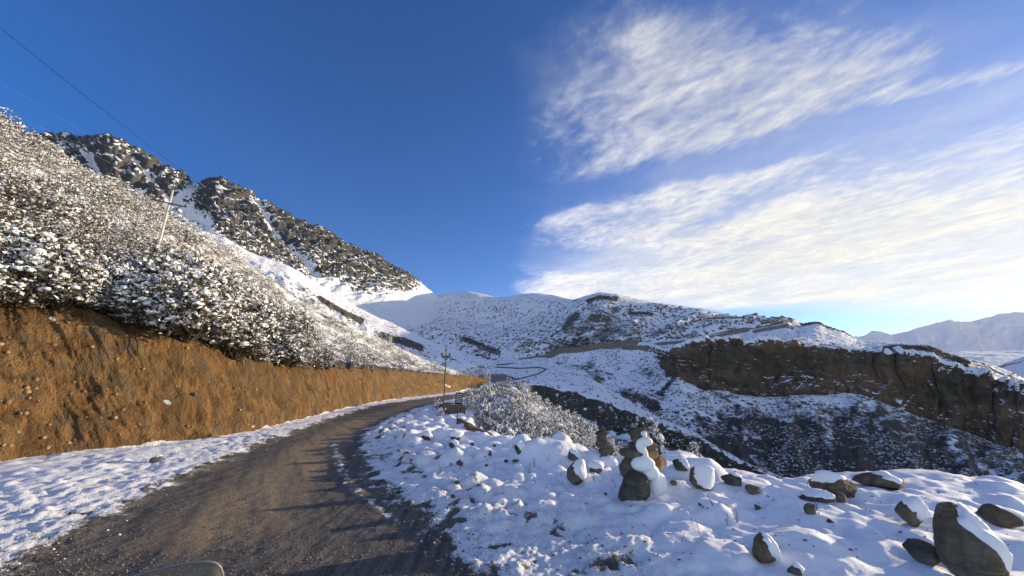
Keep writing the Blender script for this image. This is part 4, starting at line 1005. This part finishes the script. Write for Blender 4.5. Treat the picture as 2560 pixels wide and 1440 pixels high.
def shrubs():
    r = np.random.RandomState(21)
    P = np.concatenate([sample_patch(PATCH['hillside'], 1300, .015, .80, r, bias=.75), sample_patch(PATCH['hillside'], 150, .78, .88, r, pxr=(-120, 420), bias=.5)])
    clear = fbm(P/6+4, 3) < .26
    P = P[clear]
    T = PATCH['bank_top'][PATCH['bank_px'] > -100]; P = np.concatenate([P, T[r.choice(len(T), 70)]+r.normal(size=(70, 3))*np.array([.25, .25, .05])])
    P = P[np.argsort(np.linalg.norm(P-CAM, axis=1))]
    label = 'snow-laden round shrub on the steep hillside above the brown bank'
    light = []
    for k, p in enumerate(P):
        s = float(np.clip(r.lognormal(.0, .34), .5, 1.75))*(1.05+.5*perlin((p/6)[None])[0]); s = max(.45, s); sc = (s, s*r.uniform(.8, 1.25))
        if k < 175: shrub_thing(V_ROUND[r.randint(6)], p, sc, r.uniform(0, 6.28), label, 'shrubs on the hillside above the bank', (0, r.uniform(0, .2)))
        else: light.append(((L_ROUND if k < 480 else L_FAR)[r.randint(4)], p, (sc[0]*1.15, sc[1]*1.1), r.uniform(0, 6.28)))
    merge_light('hillside_scrub', light, [M_LEAF, M_SNOW], 'dense snow-dusted scrub covering the upper hillside')
    cond = lambda px, py: (sdist(px, py, [(1262, 962), (1290, 966), (1306, 1008), (1288, 1010)]) < 0) & (sdist(px, py, [(1090, 1006), (1168, 1006), (1172, 1036), (1240, 1116), (1150, 1095), (1100, 1045)]) < 0)
    P = np.concatenate([sample_patch(PATCH['thicket_slope'], 640, .17, .93, r, cond=cond, bias=.3), sample_patch(PATCH['thicket_slope'], 130, .18, .32, r, pxr=(1240, 1600), cond=cond, bias=.3)])
    P = P[np.argsort(np.linalg.norm(P-CAM, axis=1))]
    light = []
    for k, p in enumerate(P):
        s = r.uniform(.65, 1.05); sc = (s*1.1, s*r.uniform(.65, 1.0)); px, py = project(p)
        if px < 1160: s *= .6; sc = (s, s)
        if k < 118: shrub_thing(V_DROOP[r.randint(5)], p, sc, r.uniform(0, 6.28), 'drooping snow-laden shrub in the thicket beyond the rim', 'shrubs in the thicket beyond the rim', (0, r.uniform(0, .15)))
        else: light.append((L_DROOP[r.randint(4)], p, sc, r.uniform(0, 6.28)))
    merge_light('thicket_scrub', light, [M_LEAFG, M_SNOW], 'close-packed snowy bushes filling the thicket')
shrubs()

def far_scrub():
    """low scrub that dots the far slopes"""
    r = np.random.RandomState(5); m1 = mat_scrub('far_scrub', (0.030, 0.028, 0.024), (0.065, 0.056, 0.044), .40, 1.15)
    v, f = _ico[0]
    def scatter(name, patch, n, v0, v1, size, label, cond=None, pxr=None, bias=0.0, dens=None):
        P = sample_patch(PATCH[patch], n, v0, v1, r, pxr, cond, bias)
        if dens is not None:
            keep = fbm(P/dens[0]+8, 4) > r.uniform(-.2, .2, len(P))+dens[1]; P = P[keep]
        k = len(P); s = (size[0]+(size[1]-size[0])*r.uniform(0, 1, k)**2.2)[:, None, None]; an = r.uniform(0, 6.28, k)
        q = v[None]*(1+r.uniform(-.35, .5, (k, 6, 3)))*s*np.array([1, 1, .8]); c, sn = np.cos(an)[:, None], np.sin(an)[:, None]
        q = np.stack([q[..., 0]*c-q[..., 1]*sn, q[..., 0]*sn+q[..., 1]*c, q[..., 2]+s[..., 0]*.3], -1)+P[:, None]
        ff = (f[None]+6*np.arange(k)[:, None, None]).reshape(-1, 3)
        kind(link(name, mesh_np(name, q.reshape(-1, 3), ff, [m1], False)), 'stuff', label)
    scatter('slope_scrub', 'gorge_slope', 21000, .02, .9, (.18, .85), 'dark scrub dotting the snowy gorge slope', dens=(17, -.02), cond=lambda px, py: (pdist(px, py, ROAD_FAR) > 9))
    scatter('bench_scrub', 'valley_bench', 5200, .0, .95, (.3, .8), 'low scrub scattered on the snowy bench', dens=(9, .08), cond=lambda px, py: (pdist(px, py, SWITCH[0]) > 5) & (pdist(px, py, SWITCH[1]) > 5))
    scatter('mesa_scrub', 'mesa_top', 3200, .2, .95, (.3, .8), 'scrub on the snowy top of the cliff', dens=(12, .05))
    scatter('hill_scrub', 'central_hills', 15000, .14, .98, (.5, 2.6), 'dark scrub speckling the far snowy hills', dens=(30, -.02), cond=lambda px, py: (py > 750) & (pdist(px, py, ROAD_FAR) > 9))
    scatter('spur_scrub', 'snow_spur', 3500, .42, .98, (.4, 1.1), 'scrub on the face of the snow spur', dens=(14, .0))
far_scrub()

# ------------------------------------------------------------------ small firs by the cairn
def fir(name, p, h, w, seed, tiers, label):
    r = np.random.RandomState(seed); o = link(name, None, loc=p); tag(o, label, 'fir')
    stem = tube([(0, 0, -.1), (0.02*h, 0, h*.5), (0, 0, h)], [.035*h, .025*h, .008*h], 6); link('trunk', mesh_np('trunk', *stem, [M_WOOD]), o)
    st, lv, sn = shrub_arrays(seed, 'droop', 60+tiers*8, 22, 2, .9)
    S = np.array([w, w, h/1.3])
    link('needles', mesh_np('needles', lv[0]*S, lv[1], [M_LEAFG], False), o)['kind'] = 'stuff'
    link('snow_load', mesh_np('snow_load', sn[0]*S, sn[1], [M_SNOW]), o)['kind'] = 'stuff'
def fir_at(px, py0, py1, w, Y, seed, tiers, label):
    b = at(px, py1, Y); t = at(px, py0, Y); fir('small_fir', b, t[2]-b[2], w/F*Y/ray(px, py1)[1], seed, tiers, label)
fir_at(1640, 1048, 1176, 74, 9.6, 71, 8, 'small fir bowed under heavy snow right behind the big cairn')
fir_at(1742, 1108, 1178, 46, 10.2, 72, 7, 'little spiky fir dusted with snow behind the half buried slab')
fir_at(1703, 1128, 1180, 60, 9.9, 73, 5, 'low sprawling fir weighed flat by snow between the two upright firs')

# ------------------------------------------------------------------ poles, wires, sign
M_CONC = mat_plain('concrete_pole', (0.55, 0.52, 0.46), .8, .12); M_DARKP = mat_plain('dark_pole', (0.12, 0.095, 0.075), .8, .3)
M_STEEL = mat_plain('steel', (0.045, 0.042, 0.04), .7, .2); M_PORC = mat_plain('insulator', (0.09, 0.06, 0.05), .3, .2)
M_WHITEP = mat_plain('white_pole', (0.62, 0.61, 0.58), .7, .1)
def bx(c, s):
    c = np.array(c, float); s = np.array(s, float)/2
    v = np.array([[x, y, z] for x in (-1, 1) for y in (-1, 1) for z in (-1, 1)])*s+c
    return v, np.array([[0, 1, 3, 2], [4, 6, 7, 5], [0, 4, 5, 1], [2, 3, 7, 6], [0, 2, 6, 4], [1, 5, 7, 3]])
def pole(base, h, rad, label, mats, arm=None, brace=True, rz=0.0, group=None, lean=(0, 0)):
    o = link('utility_pole', None, loc=base, rot=(lean[0], lean[1], rz)); tag(o, label, 'pole', group)
    link('shaft', mesh_np('shaft', *tube([(0, 0, -.6), (0, 0, h*.5), (0, 0, h-.02), (0, 0, h)], [rad, rad*.85, rad*.7, .005], 10), [mats[0]]), o)
    if arm:
        az, aw = arm; a = link('crossarm', mesh_np('crossarm', *bx((0, -rad-.03, az), (aw, .08, .09)), [mats[1]], False), o)
        if brace:
            for sx in (-1, 1): link('brace', mesh_np('brace', *tube([(sx*aw*.36, -rad-.03, az-.03), (sx*rad*.8, -rad*.7, az-aw*.34)], [.025, .025], 5), [mats[1]]), o)
        for x in (-aw*.46, aw*.46): link('insulator', mesh_np('insulator', *tube([(x, -rad-.03, az+.04), (x, -rad-.03, az+.12), (x, -rad-.03, az+.20), (x, -rad-.03, az+.26)], [.025, .065, .07, .03], 8), [M_PORC]), o)
        link('insulator', mesh_np('insulator', *tube([(0, 0, h), (0, 0, h+.10), (0, 0, h+.22), (0, 0, h+.28)], [.03, .06, .07, .03], 8), [M_PORC]), o)
    return o
def snap(name, px, py):
    G = PATCH[name]; a, b = project(G); k = np.argmin((a-px)**2+(b-py)**2); return G.reshape(-1, 3)[k]
def height_for(base, px, py_top):
    d = ray(px, py_top); t = base[1]/d[1]; return CAM[2]+d[2]*t-base[2]
pb = snap('hillside', 392, 636); ph = height_for(pb, 428, 475)
pole(pb, ph, .10, 'tall pale concrete pole standing in the scrub of the hillside', (M_CONC, M_STEEL), (ph-1.3, 2.2), True, R(40))
qb = hit(1109, 1016); pole(qb, height_for(qb, 1113, 880), .048, 'dark pole with braced crossarm on the bare mound beside the road', (M_DARKP, M_STEEL), (height_for(qb, 1113, 892), .020*qb[1]*1.1), True, R(8))
sb = snap('hillside', 976, 898); pole(sb, height_for(sb, 984, 803), .07, 'thin grey pole with crossarm rising from the far scrub', (M_CONC, M_STEEL), (height_for(sb, 984, 818), 1.9), False, R(20))
def road_pt(px, py, Y): p = at(px, py, Y); p[2] = min(p[2], GK*Y+.3); return p
pole(at(1224, 972, 128), 6.6, .12, 'white pole at the road bend, right one of the pair', (M_WHITEP, M_STEEL))
pole(at(1217, 972, 130), 6.7, .12, 'weathered pole at the road bend, left one of the pair', (M_CONC, M_STEEL))
pole(at(1268, 968, 150), 5.2, .09, 'lone thin pole beyond the bend', (M_CONC, M_STEEL))
M_PAINT = mat_plain('post_paint', (0.7, 0.69, 0.66), .6, .1)
for k, px in enumerate((1229, 1236, 1243, 1250, 1257, 1264)):
    b = at(px, 968.3-.25*k, 136+k*2)
    o = link('guard_post', None, loc=b); tag(o, 'short white guard post at the far road bend', 'post', 'guard posts along the far bend')
    link('post', mesh_np('post', *bx((0, 0, .35), (.16, .16, 1.0)), [M_PAINT], False), o); link('cap', mesh_np('cap', *bx((0, 0, .88), (.19, .19, .06)), [M_SNOW], False), o)

def sign():
    p = hit(1142, 1050); Y = p[1]; t = Y/ray(1150, 995)[1]
    o = link('road_sign', None, loc=p, rot=(0, R(4), R(-3))); tag(o, 'black notice board with rows of white lettering on a post', 'sign')
    w, h = 18/F*t, 28/F*t; zc = height_for(p, 1150, 996)
    link('post', mesh_np('post', *tube([(0, .03, -.3), (0, .03, zc+h*.5+.03)], [.022, .022], 8), [M_STEEL]), o)
    mb = mat_plain('sign_black', (0.012, 0.012, 0.013), .55, .2); mw = mat_plain('sign_white', (0.75, 0.75, 0.73), .6, .05)
    b = link('board', mesh_np('board', *bx((0, 0, zc), (w, .02, h)), [mb], False), o)
    r = np.random.RandomState(3)
    for k in range(5):           # rows of writing too small to read: runs of white strokes
        z = zc+h*(.36-.165*k); x = -w*.38; parts = []
        while x < w*.36:
            l = r.uniform(.10, .22)*w; l = min(l, w*.40-x)
            parts.append(bx((x+l/2, -.0125, z), (l, .003, h*.055))); x += l+w*.035
        q = link('lettering', mesh_np('lettering', *join(parts), [mw], False), b); q['kind'] = 'stuff'
sign()

def wire(pts, rad, mat, label):
    """pts: (px,py,Y) points of the cable; depth runs evenly in 1/Y as along a straight span"""
    a = np.array(pts, float); px = np.linspace(a[0, 0], a[-1, 0], 60)
    py = np.interp(px, a[:, 0], a[:, 1]); c = np.polyfit(a[:, 0], a[:, 1], 2); py = np.polyval(c, px)
    Yv = 1/np.interp(px, [a[0, 0], a[-1, 0]], [1/a[0, 2], 1/a[-1, 2]])
    tag(link('power_cable', mesh_np('power_cable', *tube(at(px, py, Yv), np.full(60, rad), 6), [mat])), label, 'cable')
M_CABLE = mat_plain('cable_black', (0.012, 0.012, 0.014), .5, .1); M_CABLEL = mat_plain('cable_bare', (0.30, 0.29, 0.27), .45, .1, metal=.5)
wire([(-160, -60, 13), (0, 70, 0), (245, 258, 0), (490, 460, 0), (980, 808, float(sb[1]))], .012, M_CABLE, 'black cable slanting across the blue sky at the left')
wire([(-160, 110, 15), (233, 343, 0), (433, 466, 0), (583, 557, 0), (984, 800, float(sb[1]))], .0035, M_CABLEL, 'upper pale bare wire crossing before the rocky mountain')
wire([(-160, 190, 15), (147, 343, 0), (310, 423, 0), (440, 496, 0), (984, 812, float(sb[1]))], .0035, M_CABLEL, 'lower pale bare wire crossing before the rocky mountain')

# ------------------------------------------------------------------ windscreen tip at the bottom of the view
def windscreen():
    m = bpy.data.materials.new('clear_acrylic'); m.use_nodes = True; t = NT(m.node_tree); t.n.clear()
    out = t.new('ShaderNodeOutputMaterial'); tr = t.new('ShaderNodeBsdfTransparent'); tr.inputs[0].default_value = (.86, .85, .84, 1)
    gl = t.new('ShaderNodeBsdfGlossy'); gl.inputs['Roughness'].default_value = .08; mx = t.new('ShaderNodeMixShader')
    fr = t.new('ShaderNodeFresnel'); fr.inputs[0].default_value = 1.3; t.link(fr.outputs[0], mx.inputs[0]); t.link(tr.outputs[0], mx.inputs[1]); t.link(gl.outputs[0], mx.inputs[2]); df = t.new('ShaderNodeBsdfDiffuse'); df.inputs[0].default_value = (.26, .25, .245, 1); m2 = t.new('ShaderNodeMixShader'); m2.inputs[0].default_value = .32; t.link(mx.outputs[0], m2.inputs[1]); t.link(df.outputs[0], m2.inputs[2]); t.link(m2.outputs[0], out.inputs[0])
    me = mat_plain('acrylic_edge', (0.20, 0.20, 0.20), .35, .3, 40.0)
    edge = [(300, 1462), (340, 1440), (400, 1424), (450, 1412), (500, 1407), (530, 1408), (545, 1416), (552, 1430), (556, 1450), (560, 1500)]
    p = at(np.array([e[0] for e in edge], float), np.array([e[1] for e in edge], float), .62+.04*np.linspace(0, 1, len(edge)))
    q = catmull(p, 40); base = q.copy(); base[:, 2] = q[:, 2].min()-.12
    o = link('windscreen', None, loc=base.mean(0)); tag(o, 'tip of a clear rounded windscreen at the bottom edge, left of the middle', 'windscreen')
    c = base.mean(0); G = np.stack([q*(1-k)+base*k-c for k in np.linspace(0, 1, 8)])
    th = np.array([0, .004, 0]); Gb = G[::-1]+th
    link('pane', mesh_np('pane', np.concatenate([G, Gb]).reshape(-1, 3), grid_faces(16, 40), [m]), o)
    link('rim', mesh_np('rim', *tube(q-c+th*.5, np.full(40, .0019), 8), [me]), o)
    bar = tube([base[3]-c, (base[3]+base[-3])/2-c+np.array([0, -.03, -.25]), np.array([0, -.05, -1.0])], [.012, .014, .016], 8)
    link('stalk', mesh_np('stalk', *bar, [M_STEEL]), o)
windscreen()

# ------------------------------------------------------------------ loose stuff
def gravel():
    r = np.random.RandomState(9); v, f = ico(0); k = 5200
    px = r.uniform(0, 1280, k*3); py = 1440-420*r.uniform(0, 1, k*3)**1.2
    p = on_plane(px, py); d = sdist(p[:, 0], p[:, 1], ROADPOLY); p = p[(d > -.5)][:k]; k = len(p)
    s = .004+.013*r.uniform(0, 1, k)**4; z = ground(p[:, 0], p[:, 1])
    q = v[None]*(1+r.uniform(-.3, .3, (k, len(v), 1)))*s[:, None, None]*np.array([1.2, 1, .7]); p[:, 2] = z+s*.25
    q = q+p[:, None]
    m = mat_stone('gravel', (0.10, 0.09, 0.076), (0.22, 0.20, 0.17), (0.15, 0.135, 0.115), 3.0)
    kind(link('gravel', mesh_np('gravel', q.reshape(-1, 3), (f[None]+len(v)*np.arange(k)[:, None, None]).reshape(-1, 3), [m])), 'stuff', 'loose gravel and small stones on the dirt road')
    # crumbs of snow along the road edges
    px = r.uniform(0, 1500, 9000); py = r.uniform(1000, 1440, 9000); p = on_plane(px, py); d = sdist(p[:, 0], p[:, 1], ROADPOLY)
    p = p[(d > -1.6) & (d < .05+r.exponential(.16, len(d)))][:600]; k = len(p); s = .004+.014*r.uniform(0, 1, k)**4; z = ground(p[:, 0], p[:, 1])
    q = v[None]*(1+r.uniform(-.25, .25, (k, len(v), 1)))*s[:, None, None]*np.array([1.2, 1.1, .75]); p[:, 2] = z+s*.2; q = q+p[:, None]
    kind(link('snow_crumbs', mesh_np('snow_crumbs', q.reshape(-1, 3), (f[None]+len(v)*np.arange(k)[:, None, None]).reshape(-1, 3), [M_SNOW])), 'stuff', 'crumbs of snow along the road edge')
gravel()
def bank_litter():
    r = np.random.RandomState(14); G = PATCH['earth_bank']; v, f = ico(1)
    P = sample_patch(G, 420, .12, .82, r, bias=.4); k = len(P); s = .012+.06*r.uniform(0, 1, k)**5
    q = v[None]*(1+r.uniform(-.3, .3, (k, len(v), 1)))*s[:, None, None]+P[:, None]
    m = mat_stone('bank_stone', (0.16, 0.105, 0.05), (0.34, 0.24, 0.13), (0.22, 0.16, 0.09), 3.0)
    kind(link('bank_stones', mesh_np('bank_stones', q.reshape(-1, 3), (f[None]+len(v)*np.arange(k)[:, None, None]).reshape(-1, 3), [m])), 'stuff', 'small stones stuck in the cut bank')
    # twigs and roots hanging over the lip, some with snow
    tw, sn = [], []
    T = PATCH['bank_top']; tpx = PATCH['bank_px']
    for _ in range(420):
        i = r.randint(len(T)); 
        if tpx[i] < -60: continue
        b = T[i]+np.array([0, 0, -.1])+r.normal(size=3)*.12; to = (CAM-b)*np.array([1, 1, 0]); to /= np.linalg.norm(to); L = r.uniform(.25, .9)
        side = np.array([-to[1], to[0], 0])*r.normal()*.6
        e = b+(to*.7+side)*L+np.array([0, 0, -.5*L*r.uniform(.2, 1.2)]); mid = (b+e)/2+np.array([0, 0, .12*L])
        tw.append(tube([b, mid, e], [.012, .009, .004], 4))
        if r.rand() < .35: sn.append(tube([mid+[0, 0, .014], (mid+e)/2+[0, 0, .012], e+[0, 0, .008]], [.011, .010, .005], 4))
    kind(link('hanging_twigs', mesh_np('hanging_twigs', *join(tw), [M_WOOD])), 'stuff', 'bare twigs hanging over the lip of the bank')
    kind(link('twig_snow', mesh_np('twig_snow', *join(sn), [M_SNOW])), 'stuff', 'snow on the hanging twigs')
    o = link('bare_root', None, loc=snap('earth_bank', 345, 850)); tag(o, 'dark bare root dangling down the brown bank', 'root'); p0 = np.array(o.location)
    for path in ([(306, 806), (316, 822), (330, 836), (346, 845), (368, 853)], [(338, 830), (339, 846), (344, 862), (344, 884), (352, 902), (357, 922)]):
        pts = np.array([snap('earth_bank', a, b)*(1-.12/np.linalg.norm(snap('earth_bank', a, b)))+[0, 0, .02] for a, b in path])
        link('branch', mesh_np('branch', *tube(pts-p0, np.linspace(.022, .006, len(pts)), 6), [mat_plain('root', (0.035, 0.024, 0.016), .9, .3)]), o)
bank_litter()

def debris():
    r = np.random.RandomState(31); px = r.uniform(950, 2560, 900); py = r.uniform(1080, 1440, 900); p = on_plane(px, py)
    ok = (sdist(p[:, 0], p[:, 1], ROADPOLY) < -.4) & (sdist(p[:, 0], p[:, 1], PLATEAU) > .1); p = p[ok][:520]; k = len(p)
    v, f = _ico[0]; s = .004+.014*r.uniform(0, 1, k)**3; p[:, 2] = ground(p[:, 0], p[:, 1])+s*.3
    q = v[None]*(1+r.uniform(-.4, .6, (k, 6, 3)))*s[:, None, None]*np.array([1.5, 1, .6])+p[:, None]
    kind(link('debris', mesh_np('debris', q.reshape(-1, 3), (f[None]+6*np.arange(k)[:, None, None]).reshape(-1, 3), [M_DARKP], False)), 'stuff', 'dark specks of bark and grit on the snow')
    st = []
    for _ in range(34):            # dry stalks standing out of the snow
        px, py = (r.uniform(1100, 1560), r.uniform(1140, 1260)) if r.rand() < .7 else (r.uniform(1700, 2400), r.uniform(1250, 1400))
        b = on_plane(px, py); b[2] = ground(b[0], b[1]); 
        for _ in range(r.randint(1, 4)):
            L = r.uniform(.08, .22); e = b+np.array([r.normal()*.05, r.normal()*.05, L]); st.append(tube([b-[0, 0, .05], (b+e)/2+r.normal(size=3)*.01, e], [.004, .003, .0015], 4))
    kind(link('dry_stalks', mesh_np('dry_stalks', *join(st), [M_WOOD])), 'stuff', 'thin dry stalks standing out of the snow')
debris()
# ------------------------------------------------------------------ the air
def haze():
    m = bpy.data.materials.new('haze'); m.use_nodes = True; t = NT(m.node_tree); t.n.clear()
    out = t.new('ShaderNodeOutputMaterial'); v = t.new('ShaderNodeVolumePrincipled')
    v.inputs['Color'].default_value = (.93, .96, 1, 1); v.inputs['Density'].default_value = 1.5e-5; v.inputs['Anisotropy'].default_value = .25
    t.link(v.outputs[0], out.inputs['Volume'])
    lo, hi = (-2600, -300, -220), (20500, 12200, 2150)
    o = link('haze', mesh_np('haze', *bx([(a+b)/2 for a, b in zip(lo, hi)], [b-a for a, b in zip(lo, hi)]), [m], False)); kind(o, 'stuff', 'thin cold haze in the valley air')
haze()
